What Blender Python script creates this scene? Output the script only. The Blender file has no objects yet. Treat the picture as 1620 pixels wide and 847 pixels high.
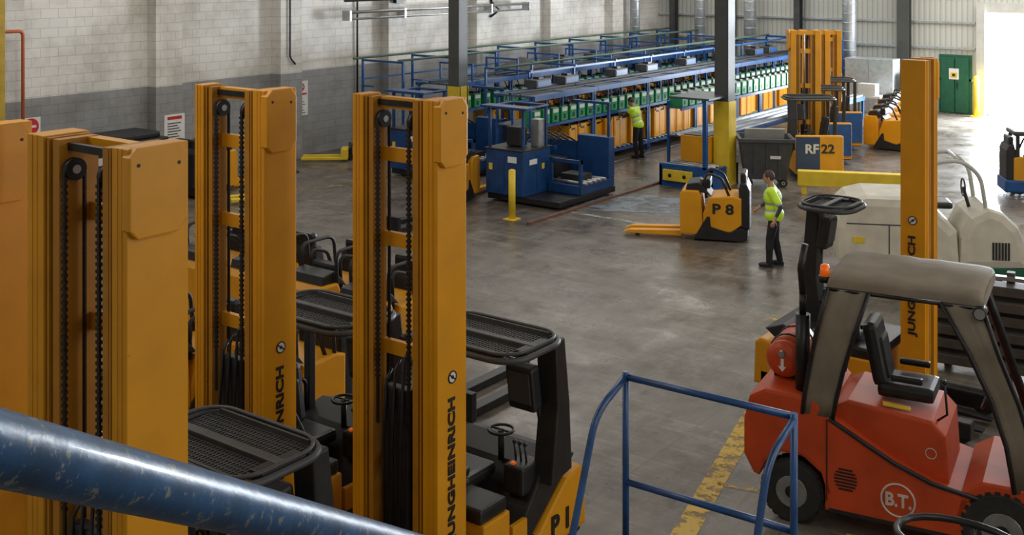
import bpy,bmesh,math,random
from mathutils import Vector,Matrix,Euler
random.seed(7)
SC=bpy.context.scene
A=math.radians(36.7); ca,sa=math.cos(A),math.sin(A)
def C(X,Y,Z=None):
    # survey coordinates (right of / ahead of the balcony corner) -> building coordinates
    p=(ca*X-sa*Y, sa*X+ca*Y)
    return p if Z is None else (p[0],p[1],Z)
D2=math.radians
# ---------------------------------------------------------------- materials
def mat(name,col,rough=.5,metal=0,var=.15,scale=6,wear=None,wearamt=.62,bump=0,emit=0,coat=0):
    m=bpy.data.materials.new(name); m.use_nodes=True; nt=m.node_tree; n=nt.nodes; l=nt.links
    b=n['Principled BSDF']; b.inputs['Roughness'].default_value=rough; b.inputs['Metallic'].default_value=metal
    if coat: b.inputs['Coat Weight'].default_value=coat
    tc=n.new('ShaderNodeTexCoord'); nz=n.new('ShaderNodeTexNoise'); nz.inputs['Scale'].default_value=scale; nz.inputs['Detail'].default_value=6
    l.new(tc.outputs['Object'],nz.inputs['Vector'])
    r=n.new('ShaderNodeValToRGB'); r.color_ramp.elements[0].position=.3; r.color_ramp.elements[1].position=.7
    c0=[c*(1-var) for c in col]; c1=[min(1,c*(1+var)) for c in col]
    r.color_ramp.elements[0].color=(*c0,1); r.color_ramp.elements[1].color=(*c1,1)
    l.new(nz.outputs['Fac'],r.inputs['Fac']); out=r.outputs['Color']
    if wear:
        nz2=n.new('ShaderNodeTexNoise'); nz2.inputs['Scale'].default_value=scale*4; nz2.inputs['Detail'].default_value=10; nz2.inputs['Roughness'].default_value=.7
        l.new(tc.outputs['Object'],nz2.inputs['Vector'])
        r2=n.new('ShaderNodeValToRGB'); r2.color_ramp.elements[0].position=wearamt; r2.color_ramp.elements[1].position=wearamt+.04
        r2.color_ramp.elements[0].color=(0,0,0,1); r2.color_ramp.elements[1].color=(1,1,1,1)
        l.new(nz2.outputs['Fac'],r2.inputs['Fac'])
        mx=n.new('ShaderNodeMix'); mx.data_type='RGBA'; l.new(r2.outputs['Color'],mx.inputs['Factor']); l.new(out,mx.inputs[6]); mx.inputs[7].default_value=(*wear,1); out=mx.outputs[2]
    l.new(out,b.inputs['Base Color'])
    if bump:
        bp=n.new('ShaderNodeBump'); bp.inputs['Strength'].default_value=bump; bp.inputs['Distance'].default_value=.02; l.new(nz.outputs['Fac'],bp.inputs['Height']); l.new(bp.outputs['Normal'],b.inputs['Normal'])
    if emit: b.inputs['Emission Color'].default_value=(*col,1); b.inputs['Emission Strength'].default_value=emit
    return m
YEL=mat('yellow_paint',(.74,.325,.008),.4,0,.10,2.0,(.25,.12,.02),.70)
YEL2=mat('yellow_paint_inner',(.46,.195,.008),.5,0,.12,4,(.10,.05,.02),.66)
SIGY=mat('safety_yellow',(.78,.55,.03),.5,0,.1,4,(.3,.22,.05),.7)
DULY=mat('dull_yellow_post',(.45,.30,.03),.5,0,.15,4)
BLK=mat('black_plastic',(.016,.016,.018),.5,0,.3,8)
BLKM=mat('black_metal',(.02,.02,.022),.38,.3,.3,8,(.08,.075,.07),.68)
DGR=mat('dark_grey',(.055,.058,.062),.5,0,.2,5)
GBR=mat('grey_brown_steel',(.075,.066,.058),.5,.2,.3,5,(.16,.12,.09),.62)
CHR=mat('chain_steel',(.05,.045,.04),.45,.8,.4,60)
STE=mat('steel',(.42,.43,.44),.35,.8,.15,10)
GAL=mat('galvanised',(.52,.55,.58),.38,.6,.15,7)
BLU=mat('blue_paint',(.010,.080,.275),.4,0,.2,4,(.10,.12,.16),.68)
BLUM=mat('blue_machine_paint',(.008,.050,.17),.4,0,.25,5,(.06,.08,.10),.66)
NAVY=mat('navy_panel',(.012,.045,.14),.4,0,.1,5)
BLUR=mat('blue_rail_paint',(.015,.065,.20),.38,0,.35,8,(.16,.16,.15),.66,coat=.15)
BLUD=mat('blue_paint_deep',(.005,.050,.135),.40,0,.35,18,(.15,.155,.15),.575,bump=.12,coat=.05)
RED=mat('red_paint',(.56,.070,.016),.38,0,.15,3,(.17,.03,.02),.72)
RUB=mat('rubber',(.022,.021,.02),.8,0,.3,14)
SEAT=mat('seat_vinyl',(.014,.014,.015),.38,0,.2,10)
CLOTH=mat('canopy_cloth',(.215,.180,.135),.7,0,.2,3,bump=.25)
CREAM=mat('cream_plastic',(.62,.58,.48),.5,0,.12,3,(.3,.27,.22),.72)
GRN=mat('green_charger',(.02,.30,.11),.45,0,.15,5)
GRND=mat('green_door',(.008,.10,.055),.5,0,.15,5)
WHT=mat('white_sign',(.75,.75,.74),.5,0,.04,3)
OFFW=mat('offwhite',(.55,.55,.52),.5,0,.1,3)
SRED=mat('sign_red',(.6,.02,.02),.5,0,.05,3)
ORG=mat('orange_lens',(.9,.16,.01),.2,0,.1,3,emit=.25)
HIV=mat('hi_vis',(.52,.78,.03),.6,0,.1,8,emit=.08)
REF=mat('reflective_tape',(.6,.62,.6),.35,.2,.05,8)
TRO=mat('trousers',(.014,.015,.02),.85,0,.3,10)
SHI=mat('shirt',(.05,.055,.07),.85,0,.2,10)
SKN=mat('skin',(.5,.27,.19),.5,0,.06,8)
HAI=mat('hair',(.06,.04,.03),.7,0,.3,30)
PINK=mat('red_decal',(.5,.02,.02),.5)
DKY=mat('column_paint',(.075,.08,.078),.5,0,.12,2)
PIP=mat('green_conduit',(.12,.2,.15),.45,0,.1,3)
ORP=mat('orange_pipe',(.5,.12,.04),.5,0,.1,3)
SHELF=mat('shelf_board',(.085,.105,.135),.35,.2,.2,3)
LOGO=mat('logo_grey',(.62,.55,.5),.5)
BRN=mat('rail_rust',(.16,.07,.045),.6,0,.3,6)

def floor_mat():
    m=bpy.data.materials.new('worn_concrete'); m.use_nodes=True; nt=m.node_tree; n=nt.nodes; l=nt.links; b=n['Principled BSDF']
    tc=n.new('ShaderNodeTexCoord')
    def nz(sc,det,rgh=.6,st=(1,1,1)):
        mp=n.new('ShaderNodeMapping'); mp.inputs['Scale'].default_value=st; l.new(tc.outputs['Object'],mp.inputs['Vector'])
        t=n.new('ShaderNodeTexNoise'); t.inputs['Scale'].default_value=sc; t.inputs['Detail'].default_value=det; t.inputs['Roughness'].default_value=rgh; l.new(mp.outputs['Vector'],t.inputs['Vector']); return t.outputs['Fac']
    def ramp(f,p0,c0,p1,c1):
        r=n.new('ShaderNodeValToRGB'); e=r.color_ramp.elements; e[0].position=p0;e[1].position=p1;e[0].color=(*c0,1);e[1].color=(*c1,1); l.new(f,r.inputs['Fac']); return r.outputs['Color']
    def mix(t,f,a,c,fac=None):
        x=n.new('ShaderNodeMix'); x.data_type='RGBA'; x.blend_type=t
        if f is None: x.inputs['Factor'].default_value=fac
        else: l.new(f,x.inputs['Factor'])
        l.new(a,x.inputs[6]); l.new(c,x.inputs[7]); return x.outputs[2]
    base=ramp(nz(.22,8),.38,(.112,.096,.081),.64,(.215,.196,.172))
    fine=ramp(nz(3.2,12,.75,(1,.5,1)),.3,(.46,.44,.41),.72,(1.26,1.25,1.24))
    c=mix('MULTIPLY',None,base,fine,1)
    stain=ramp(nz(.9,10,.75),.49,(1,1,1),.63,(.45,.35,.27))
    c=mix('MULTIPLY',None,c,stain,.9)
    scr=ramp(nz(5,9,.8,(.10,1.6,1)),.52,(1,1,1),.64,(1.9,1.87,1.83))
    c=mix('MULTIPLY',None,c,scr,.9)
    scr2=ramp(nz(4,9,.8,(1.6,.15,1)),.55,(1,1,1),.65,(.5,.47,.44))
    c=mix('MULTIPLY',None,c,scr2,.85)
    br=n.new('ShaderNodeTexBrick'); br.inputs['Scale'].default_value=1; br.inputs['Brick Width'].default_value=6.4; br.inputs['Row Height'].default_value=5.6; br.inputs['Mortar Size'].default_value=.01; br.offset=0
    br.inputs['Color1'].default_value=(1,1,1,1);br.inputs['Color2'].default_value=(.95,.95,.95,1);br.inputs['Mortar'].default_value=(.55,.52,.5,1)
    l.new(tc.outputs['Object'],br.inputs['Vector'])
    c=mix('MULTIPLY',None,c,br.outputs['Color'],.7)
    l.new(c,b.inputs['Base Color'])
    rr=n.new('ShaderNodeMapRange'); rr.inputs['From Min'].default_value=.35; rr.inputs['From Max'].default_value=.65; rr.inputs['To Min'].default_value=.20; rr.inputs['To Max'].default_value=.46
    l.new(nz(1.1,9,.7),rr.inputs['Value']); l.new(rr.outputs['Result'],b.inputs['Roughness'])
    bp=n.new('ShaderNodeBump'); bp.inputs['Strength'].default_value=.18; bp.inputs['Distance'].default_value=.01; l.new(nz(9,8,.7),bp.inputs['Height']); l.new(bp.outputs['Normal'],b.inputs['Normal'])
    return m
FLOOR=floor_mat()
def block_mat():
    m=bpy.data.materials.new('painted_blockwork'); m.use_nodes=True; nt=m.node_tree; n=nt.nodes; l=nt.links; b=n['Principled BSDF']; b.inputs['Roughness'].default_value=.7
    tc=n.new('ShaderNodeTexCoord'); sp=n.new('ShaderNodeSeparateXYZ'); l.new(tc.outputs['Object'],sp.inputs[0])
    ad=n.new('ShaderNodeMath'); ad.operation='ADD'; l.new(sp.outputs['X'],ad.inputs[0]); l.new(sp.outputs['Y'],ad.inputs[1])
    cb=n.new('ShaderNodeCombineXYZ'); l.new(ad.outputs[0],cb.inputs['X']); l.new(sp.outputs['Z'],cb.inputs['Y'])
    br=n.new('ShaderNodeTexBrick'); br.inputs['Scale'].default_value=1; br.inputs['Brick Width'].default_value=.45; br.inputs['Row Height'].default_value=.225; br.inputs['Mortar Size'].default_value=.008
    br.inputs['Color1'].default_value=(1,1,1,1);br.inputs['Color2'].default_value=(.93,.93,.93,1);br.inputs['Mortar'].default_value=(.7,.7,.7,1)
    l.new(cb.outputs[0],br.inputs['Vector'])
    gt=n.new('ShaderNodeMath'); gt.operation='GREATER_THAN'; gt.inputs[1].default_value=2.45; l.new(sp.outputs['Z'],gt.inputs[0])
    mx=n.new('ShaderNodeMix'); mx.data_type='RGBA'; mx.inputs[6].default_value=(.305,.31,.32,1); mx.inputs[7].default_value=(.73,.715,.68,1); l.new(gt.outputs[0],mx.inputs['Factor'])
    nz=n.new('ShaderNodeTexNoise'); nz.inputs['Scale'].default_value=.8; nz.inputs['Detail'].default_value=9; nz.inputs['Roughness'].default_value=.65; l.new(tc.outputs['Object'],nz.inputs['Vector'])
    r=n.new('ShaderNodeValToRGB'); r.color_ramp.elements[0].color=(.74,.72,.69,1); r.color_ramp.elements[1].color=(1.05,1.05,1.05,1); r.color_ramp.elements[0].position=.35; r.color_ramp.elements[1].position=.58; l.new(nz.outputs['Fac'],r.inputs['Fac'])
    m1=n.new('ShaderNodeMix'); m1.data_type='RGBA'; m1.blend_type='MULTIPLY'; m1.inputs['Factor'].default_value=1; l.new(mx.outputs[2],m1.inputs[6]); l.new(br.outputs['Color'],m1.inputs[7])
    m2=n.new('ShaderNodeMix'); m2.data_type='RGBA'; m2.blend_type='MULTIPLY'; m2.inputs['Factor'].default_value=1; l.new(m1.outputs[2],m2.inputs[6]); l.new(r.outputs['Color'],m2.inputs[7])
    l.new(m2.outputs[2],b.inputs['Base Color'])
    return m
BLOCK=block_mat()
def clad_mat():
    m=bpy.data.materials.new('profiled_cladding'); m.use_nodes=True; nt=m.node_tree; n=nt.nodes; l=nt.links; b=n['Principled BSDF']; b.inputs['Roughness'].default_value=.5
    tc=n.new('ShaderNodeTexCoord'); w=n.new('ShaderNodeTexWave'); w.inputs['Scale'].default_value=1.6; w.inputs['Distortion'].default_value=0
    l.new(tc.outputs['Object'],w.inputs['Vector'])
    r=n.new('ShaderNodeValToRGB'); r.color_ramp.elements[0].color=(.40,.41,.39,1); r.color_ramp.elements[1].color=(.55,.56,.52,1); r.color_ramp.elements[1].position=.3
    l.new(w.outputs['Fac'],r.inputs['Fac']); l.new(r.outputs['Color'],b.inputs['Base Color'])
    bp=n.new('ShaderNodeBump'); bp.inputs['Strength'].default_value=.3; bp.inputs['Distance'].default_value=.03; l.new(w.outputs['Fac'],bp.inputs['Height']); l.new(bp.outputs['Normal'],b.inputs['Normal'])
    return m
CLAD=clad_mat()
def mark_mat(name,col,th=.5,sc=5):
    m=bpy.data.materials.new(name); m.use_nodes=True; nt=m.node_tree; n=nt.nodes; l=nt.links; b=n['Principled BSDF']; b.inputs['Roughness'].default_value=.5; b.inputs['Base Color'].default_value=(*col,1)
    tc=n.new('ShaderNodeTexCoord'); nz=n.new('ShaderNodeTexNoise'); nz.inputs['Scale'].default_value=sc; nz.inputs['Detail'].default_value=10; nz.inputs['Roughness'].default_value=.75; l.new(tc.outputs['Object'],nz.inputs['Vector'])
    r=n.new('ShaderNodeValToRGB'); r.color_ramp.elements[0].position=th-.04; r.color_ramp.elements[1].position=th+.06; l.new(nz.outputs['Fac'],r.inputs['Fac'])
    t=n.new('ShaderNodeBsdfTransparent'); mx=n.new('ShaderNodeMixShader'); l.new(r.outputs['Color'],mx.inputs[0]); l.new(b.outputs[0],mx.inputs[1]); l.new(t.outputs[0],mx.inputs[2])
    l.new(mx.outputs[0],n['Material Output'].inputs['Surface']); return m
MARK=mark_mat('worn_yellow_marking',(.62,.40,.03),.53)
MARK2=mark_mat('very_worn_yellow_marking',(.58,.40,.10),.48,7)
MARKB=mark_mat('worn_pale_floor_paint',(.19,.225,.27),.5,1.3)
MARKP=mark_mat('worn_pale_line',(.34,.35,.36),.52,5)

# ---------------------------------------------------------------- mesh builder
class S:
    def __init__(s,m=None):
        s.bm=bmesh.new(); s.dl=s.bm.faces.layers.int.new('done'); s.ms=[]; s.cur=0
        if m: s.m(m)
    def m(s,mt):
        if mt not in s.ms: s.ms.append(mt)
        s.cur=s.ms.index(mt); return s
    def fin(s,smooth=False,faces=None):
        dl=s.dl
        for f in (faces if faces is not None else s.bm.faces):
            if not f[dl]:
                f[dl]=1; f.material_index=s.cur
                if smooth and len(f.verts)<=4: f.smooth=True
        return s
    def box(s,c,sz,bev=0,rot=None):
        M=Matrix.Translation(c)@(rot.to_4x4() if rot else Matrix())@Matrix.Diagonal((*sz,1))
        r=bmesh.ops.create_cube(s.bm,size=1,matrix=M)
        if bev:
            es={e for v in r['verts'] for e in v.link_edges}
            bmesh.ops.bevel(s.bm,geom=list(es),offset=bev,segments=2,affect='EDGES',profile=.6)
            return s.fin()
        return s.fin(faces={f for v in r['verts'] for f in v.link_faces})
    def bb(s,x0,x1,y0,y1,z0,z1,bev=0):
        return s.box(((x0+x1)/2,(y0+y1)/2,(z0+z1)/2),(abs(x1-x0),abs(y1-y0),abs(z1-z0)),bev)
    def cyl(s,p,q,r,r2=None,n=16):
        p=Vector(p);q=Vector(q);d=q-p
        M=Matrix.Translation((p+q)/2)@d.to_track_quat('Z','Y').to_matrix().to_4x4()
        rr=bmesh.ops.create_cone(s.bm,cap_ends=True,segments=n,radius1=r,radius2=r if r2 is None else r2,depth=d.length,matrix=M)
        return s.fin(True,faces={f for v in rr['verts'] for f in v.link_faces})
    def ball(s,c,r,rot=None,u=14,v=10):
        if not hasattr(r,'__len__'): r=(r,r,r)
        M=Matrix.Translation(c)@(rot.to_4x4() if rot else Matrix())@Matrix.Diagonal((*r,1))
        rr=bmesh.ops.create_uvsphere(s.bm,u_segments=u,v_segments=v,radius=1,matrix=M)
        return s.fin(True,faces={f for v in rr['verts'] for f in v.link_faces})
    def cap(s,p,q,a,b):
        s.cyl(p,q,a,b,12); s.ball(p,a,u=12,v=8); s.ball(q,b,u=12,v=8); return s
    def tube(s,pts,r,n=8,closed=False):
        P=[Vector(p) for p in pts]; N=len(P); rings=[]
        up=None
        for i in range(N):
            if closed: t=(P[(i+1)%N]-P[i-1])
            else: t=(P[min(i+1,N-1)]-P[max(i-1,0)])
            t.normalize()
            if up is None:
                up=Vector((0,0,1)) if abs(t.z)<.9 else Vector((1,0,0))
            a=t.cross(up)
            if a.length<1e-4: a=t.orthogonal()
            a.normalize(); b=a.cross(t).normalized(); up=b
            rings.append([s.bm.verts.new(P[i]+a*math.cos(2*math.pi*k/n)*r+b*math.sin(2*math.pi*k/n)*r) for k in range(n)])
        for i in range(N if closed else N-1):
            A_,B_=rings[i],rings[(i+1)%N]
            for k in range(n):
                f=s.bm.faces.new((A_[k],A_[(k+1)%n],B_[(k+1)%n],B_[k])); f.smooth=True; f.material_index=s.cur; f[s.dl]=1
        if not closed:
            for ring in (rings[0][::-1],rings[-1]):
                f=s.bm.faces.new(ring); f.material_index=s.cur; f[s.dl]=1
        return s
    def prism(s,pts,a,b,pl='xz',bev=0,smooth=False):
        def v3(p,t):
            return (p[0],t,p[1]) if pl=='xz' else (t,p[0],p[1]) if pl=='yz' else (p[0],p[1],t)
        lo=[s.bm.verts.new(v3(p,a)) for p in pts]; hi=[s.bm.verts.new(v3(p,b)) for p in pts]; n=len(pts)
        fs=[s.bm.faces.new(lo),s.bm.faces.new(hi[::-1])]
        for i in range(n): fs.append(s.bm.faces.new((lo[i],hi[i],hi[(i+1)%n],lo[(i+1)%n])))
        bmesh.ops.recalc_face_normals(s.bm,faces=fs)
        if bev:
            es={e for f in fs[:2] for e in f.edges}
            bmesh.ops.bevel(s.bm,geom=list(es),offset=bev,segments=2,affect='EDGES',profile=.6)
        return s.fin()
    def poly(s,pts,th):
        th=Vector(th); lo=[s.bm.verts.new(Vector(p)) for p in pts]; hi=[s.bm.verts.new(Vector(p)+th) for p in pts]; n=len(pts)
        fs=[s.bm.faces.new(lo),s.bm.faces.new(hi[::-1])]
        for i in range(n): fs.append(s.bm.faces.new((lo[i],hi[i],hi[(i+1)%n],lo[(i+1)%n])))
        bmesh.ops.recalc_face_normals(s.bm,faces=fs); return s.fin()
    def loft(s,rings,caps=True):
        R=[[s.bm.verts.new(p) for p in r] for r in rings]
        for i in range(len(R)-1):
            for k in range(len(R[0])-1):
                f=s.bm.faces.new((R[i][k],R[i+1][k],R[i+1][k+1],R[i][k+1])); f.smooth=True; f.material_index=s.cur; f[s.dl]=1
        if caps:
            for r in (R[0],R[-1]): f=s.bm.faces.new(r); f.material_index=s.cur; f[s.dl]=1
        return s
    def wheel(s,c,r,w,axis='y',rim=STE):
        c=Vector(c); a=Vector((0,1,0)) if axis=='y' else Vector((1,0,0))
        s.m(RUB).cyl(c-a*w*.5,c+a*w*.5,r*.93,n=28); s.cyl(c-a*w*.36,c+a*w*.36,r,n=28)
        s.m(rim).cyl(c-a*w*.52,c+a*w*.52,r*.5,n=20); s.m(BLKM).cyl(c-a*w*.55,c+a*w*.55,r*.2,n=12); return s
    def mesh(s,name):
        s.bm.faces.layers.int.remove(s.dl)
        me=bpy.data.meshes.new(name); s.bm.to_mesh(me); s.bm.free()
        for m_ in s.ms: me.materials.append(m_)
        return me
    def obj(s,name,parent=None,loc=None,rz=0,label=None,category=None,kind=None,group=None):
        o=bpy.data.objects.new(name,s.mesh(name)); SC.collection.objects.link(o)
        return setup(o,parent,loc,rz,label,category,kind,group)
def setup(o,parent=None,loc=None,rz=0,label=None,category=None,kind=None,group=None):
    if parent: o.parent=parent
    if loc: o.location=loc
    if rz: o.rotation_euler=(0,0,D2(rz))
    if label: o['label']=label
    if category: o['category']=category
    if kind: o['kind']=kind
    if group: o['group']=group
    return o
def thing(name,label,category,loc,rz=0,group=None):
    o=bpy.data.objects.new(name,None); o.empty_display_size=.2; SC.collection.objects.link(o)
    return setup(o,None,loc,rz,label,category,None,group)
def dup(o,loc=None,rz=None,label=None,parent=None):
    c=o.copy(); SC.collection.objects.link(c)
    if parent: c.parent=parent
    if loc: c.location=loc
    if rz is not None: c.rotation_euler=(0,0,D2(rz))
    if label: c['label']=label
    for ch in list(o.children): dup(ch,parent=c)
    return c
def fillet(pts,r,seg=5):
    P=[Vector(p) for p in pts]; out=[P[0]]
    for i in range(1,len(P)-1):
        a=(P[i-1]-P[i]); b=(P[i+1]-P[i]); rr=min(r,a.length*.49,b.length*.49); a=P[i]+a.normalized()*rr; b=P[i]+b.normalized()*rr
        for k in range(seg+1):
            t=k/seg; out.append(a*(1-t)**2+P[i]*2*t*(1-t)+b*t*t)
    out.append(P[-1]); return out
def rrect(x0,x1,y0,y1,r,seg=4):
    o=[]
    for cx,cy,a0 in ((x1-r,y1-r,0),(x0+r,y1-r,90),(x0+r,y0+r,180),(x1-r,y0+r,270)):
        for k in range(seg+1):
            a=D2(a0+90*k/seg); o.append((cx+r*math.cos(a),cy+r*math.sin(a)))
    return o
def text(body,parent,name,mt,origin,xd,yd,h,w=None,bold=.02):
    cu=bpy.data.curves.new('t','FONT'); cu.body=body; cu.size=1; cu.offset=bold; cu.extrude=.004; cu.resolution_u=3
    to=bpy.data.objects.new('t',cu); SC.collection.objects.link(to); bpy.context.view_layer.update()
    me=bpy.data.meshes.new_from_object(to.evaluated_get(bpy.context.evaluated_depsgraph_get())); bpy.data.objects.remove(to)
    xs=[v.co.x for v in me.vertices]; ys=[v.co.y for v in me.vertices]
    cx,cy=(min(xs)+max(xs))/2,(min(ys)+max(ys))/2; sy=h/(max(ys)-min(ys)); sx=sy if w is None else w/(max(xs)-min(xs))
    xd=Vector(xd).normalized(); yd=Vector(yd).normalized(); nd=xd.cross(yd); O=Vector(origin)
    for v in me.vertices:
        x,y,z=v.co; v.co=O+xd*(x-cx)*sx+yd*(y-cy)*sy+nd*(z+.003)
    me.materials.clear(); me.materials.append(mt)
    o=bpy.data.objects.new(name,me); SC.collection.objects.link(o); o.parent=parent; return o

# ---------------------------------------------------------------- room shell
S(FLOOR).bb(-24.7,10,-4,60,-.2,0).obj('floor',kind='structure')
w=S(BLOCK); w.bb(-24.75,-24.5,-4,43.8,0,8)
for y in (13.6,17.9,22.0,26.4,30.8,35.2,39.6): w.bb(-24.5,-24.15,y-.4,y+.4,0,8)
w.obj('wall_left',kind='structure')
w=S(CLAD); w.bb(-24.7,-10.9,43.6,43.8,0,8); w.bb(-10.9,-5.4,43.6,43.8,3.9,8); w.bb(-5.4,10,43.6,43.8,0,8)
w.m(GAL)
for z in (1.2,2.35,3.3,4.3): w.bb(-24.5,-11.3,43.5,43.6,z,z+.08)
w.m(OFFW).bb(-11.2,-10.9,43.3,43.62,0,4.1).bb(-10.9,-5.4,43.35,43.6,3.75,4.1)
w.obj('wall_far',kind='structure')
S(OFFW).bb(10,10.2,-4,43.8,0,8).obj('wall_right',kind='structure')
S(OFFW).bb(-24.7,10,-4.2,-4,0,8).obj('wall_back',kind='structure')
S(OFFW).bb(-24.7,10,-4,43.8,8,8.2).obj('ceiling',kind='structure')
s=S(GRND); s.bb(-12.58,-11.42,43.5,43.6,0,2.15); s.bb(-12.5,-12.02,43.44,43.5,.02,2.05,.01); s.bb(-11.98,-11.5,43.44,43.5,.02,2.05,.01); s.m(BLKM).bb(-11.93,-11.9,43.38,43.44,.9,1.15)
d1=s.obj('door_1',kind='structure')
s=S(WHT); s.bb(-12.2,-11.85,43.42,43.44,1.25,1.65); s.m(SIGY).bb(-12.14,-11.91,43.41,43.42,1.32,1.5); s.m(BLK).bb(-12.08,-11.97,43.40,43.41,1.36,1.46); s.obj('door_notice',d1,label='white and yellow notice on green door')
for x,hh in ((-23.6,8),(-20.9,8),(-18,8),(-13.8,8)):
    s=S(DKY if x>-14 else DGR); wd=.22 if x>-14 else .12
    s.bb(x-wd,x+wd,43.1,43.14,0,hh); s.bb(x-wd,x+wd,43.41,43.45,0,hh); s.bb(x-.02,x+.02,43.14,43.41,0,hh)
    s.obj('steel_column',label='grey steel I-section column against the cladding',category='column',group='steel wall columns')
def duct(x,y,r,z0,z1=8):
    s=S(GAL); s.cyl((x,y,z0),(x,y,z1),r,n=20); z=z0+.1
    while z<z1 and z<5.2: s.cyl((x,y,z),(x,y,z+.03),r*1.05,n=20); z+=.35
    s.obj('ventilation_duct',label='galvanised spiral ventilation duct running up the wall',category='duct',group='ventilation ducts')
for x,y,r in ((-24.0,40.7,.2),(-22.1,42.8,.22),(-19.8,42.7,.26),(-15.7,42.7,.26)): duct(x,y,r,0)
s=S(DGR); s.cyl((-24.05,24,4.45),(-24.05,43,4.45),.05,n=8); s.obj('wall_pipe',label='grey pipe running high along the block wall',category='pipe')
s=S(STE); s.cyl((-23.85,24,4.10),(-23.85,33,4.10),.05,n=8); s.cyl((-23.85,24,3.9),(-23.85,33,3.9),.035,n=8)
for y in (24,26.4,30.8,33): s.bb(-24.13,-23.8,y-.03,y+.03,3.85,4.15)
s.obj('cable_tray',label='grey conduits on brackets along the block wall',category='conduit')
s=S(BLKM); s.tube(fillet([(-24.1,21.9,5.6),(-24.1,21.9,2.9),(-24.1,22.1,2.7)],.1),.025); s.obj('conduit_drop',label='thin black conduit dropping down a pilaster',category='conduit')
s=S(BLKM); s.tube([(-24.42,24.9,7),(-24.42,24.9,0)],.03); s.obj('downpipe',label='thin dark pipe on the block wall',category='pipe')
s=S(BLKM); s.tube([(-24.1,31.1,4.6),(-24.1,31.15,4.2),(-24.1,31.6,3.9),(-24.1,31.1,3.7)],.045); s.bb(-24.14,-23.98,30.9,31.3,4.6,4.8); s.obj('wall_bracket',label='black angled bracket fitting high on the wall',category='bracket')
s=S(STE); s.bb(-24.14,-23.9,26.0,26.7,4.45,5.0,.03); s.m(BLKM).bb(-24.14,-24.0,26.2,26.5,4.3,4.45)
for k in range(3): s.cyl((-24.0,26.1+k*.2,5.0),(-24.0,26.1+k*.2,5.6),.03,n=8)
s.obj('junction_box',label='grey electrical box high on a pilaster',category='box')
s=S(ORP); s.tube(fillet([(-23.9,12.6,4.05),(-23.9,13.82,4.05),(-23.9,13.82,0)],.12),.04,10); s.obj('orange_pipe',label='orange pipe turning down the block wall',category='pipe')
s=S(BLKM); s.bb(-24.1,-23.86,12.95,13.05,0,5.6); s.m(DULY).bb(-23.86,-23.8,12.95,13.35,0,5.6)
s.obj('yellow_post',label='slim dull yellow steel upright by the wall',category='post')
def sign(x,y,z,w_,h_,kind,lab):
    s=S(WHT); s.bb(x-.015,x,y-w_/2,y+w_/2,z,z+h_,.004); o=s.obj('wall_sign',label=lab,category='sign')
    if kind=='stop':
        t=S(SRED); t.cyl((x,y,z+h_*.55),(x+.01,y,z+h_*.55),w_*.4,n=24); t.m(WHT).bb(x+.01,x+.014,y-w_*.26,y+w_*.26,z+h_*.49,z+h_*.61); t.obj('sign_symbol',o,label='red no entry disc')
    elif kind=='ban':
        t=S(SRED); t.tube([(x+.01,y+w_*.2*math.cos(k*.449),z+h_*.82+w_*.2*math.sin(k*.449)) for k in range(14)],.012,6,True); t.tube([(x+.01,y-w_*.14,z+h_*.82+w_*.14),(x+.01,y+w_*.14,z+h_*.82-w_*.14)],.01,6); t.m(BLK).bb(x,x+.006,y-.03,y+.03,z+h_*.77,z+h_*.87)
        t.m(SRED).bb(x,x+.006,y-w_*.4,y+w_*.4,z+h_*.60,z+h_*.65); t.m(DGR)
        for k in range(6): t.bb(x,x+.005,y-w_*.35,y+w_*.3-.05*(k%3),z+h_*(.07+.08*k),z+h_*(.09+.08*k))
        t.obj('sign_symbol',o,label='red prohibition ring and text lines')
    else:
        t=S(PINK); t.bb(x,x+.006,y-w_*.35,y+w_*.35,z+h_*.82,z+h_*.93); t.m(DGR)
        for k in range(7): t.bb(x,x+.005,y-w_*.35,y+w_*.3-.05*(k%3),z+h_*(.1+.095*k),z+h_*(.135+.095*k))
        t.obj('sign_lines',o,label='printed lines of text')
sign(-24.14,18.05,1.0,.62,.72,'txt','white printed notice with red heading on pilaster')
sign(-24.48,22.68,1.15,.5,1.0,'ban','tall white sign with small red prohibition ring')
sign(-24.48,14.35,1.55,.48,.46,'stop','white sign with red no entry disc')

# ---------------------------------------------------------------- building columns
def column(X,Y,lab):
    x,y=C(X,Y); s=S(DKY)
    def ibeam(z0,z1,g):
        s.bb(x-.19-g,x+.19+g,y-.19-g,y-.16+g,z0,z1); s.bb(x-.19-g,x+.19+g,y+.16-g,y+.19+g,z0,z1); s.bb(x-.02,x+.02,y-.16,y+.16,z0,z1)
        s.bb(x-.19-g,x-.17,y-.18,y+.18,z0,z1);s.bb(x+.17,x+.19+g,y-.18,y+.18,z0,z1)
    ibeam(2.1,8,0); s.m(SIGY); ibeam(0,2.1,.02)
    return s.obj('building_column',label=lab,category='column',group='roof columns')
column(5.35,28.6,'dark steel column painted yellow up to head height')
column(-1.52,32.0,'dark steel column with yellow base beside battery racks')

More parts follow.
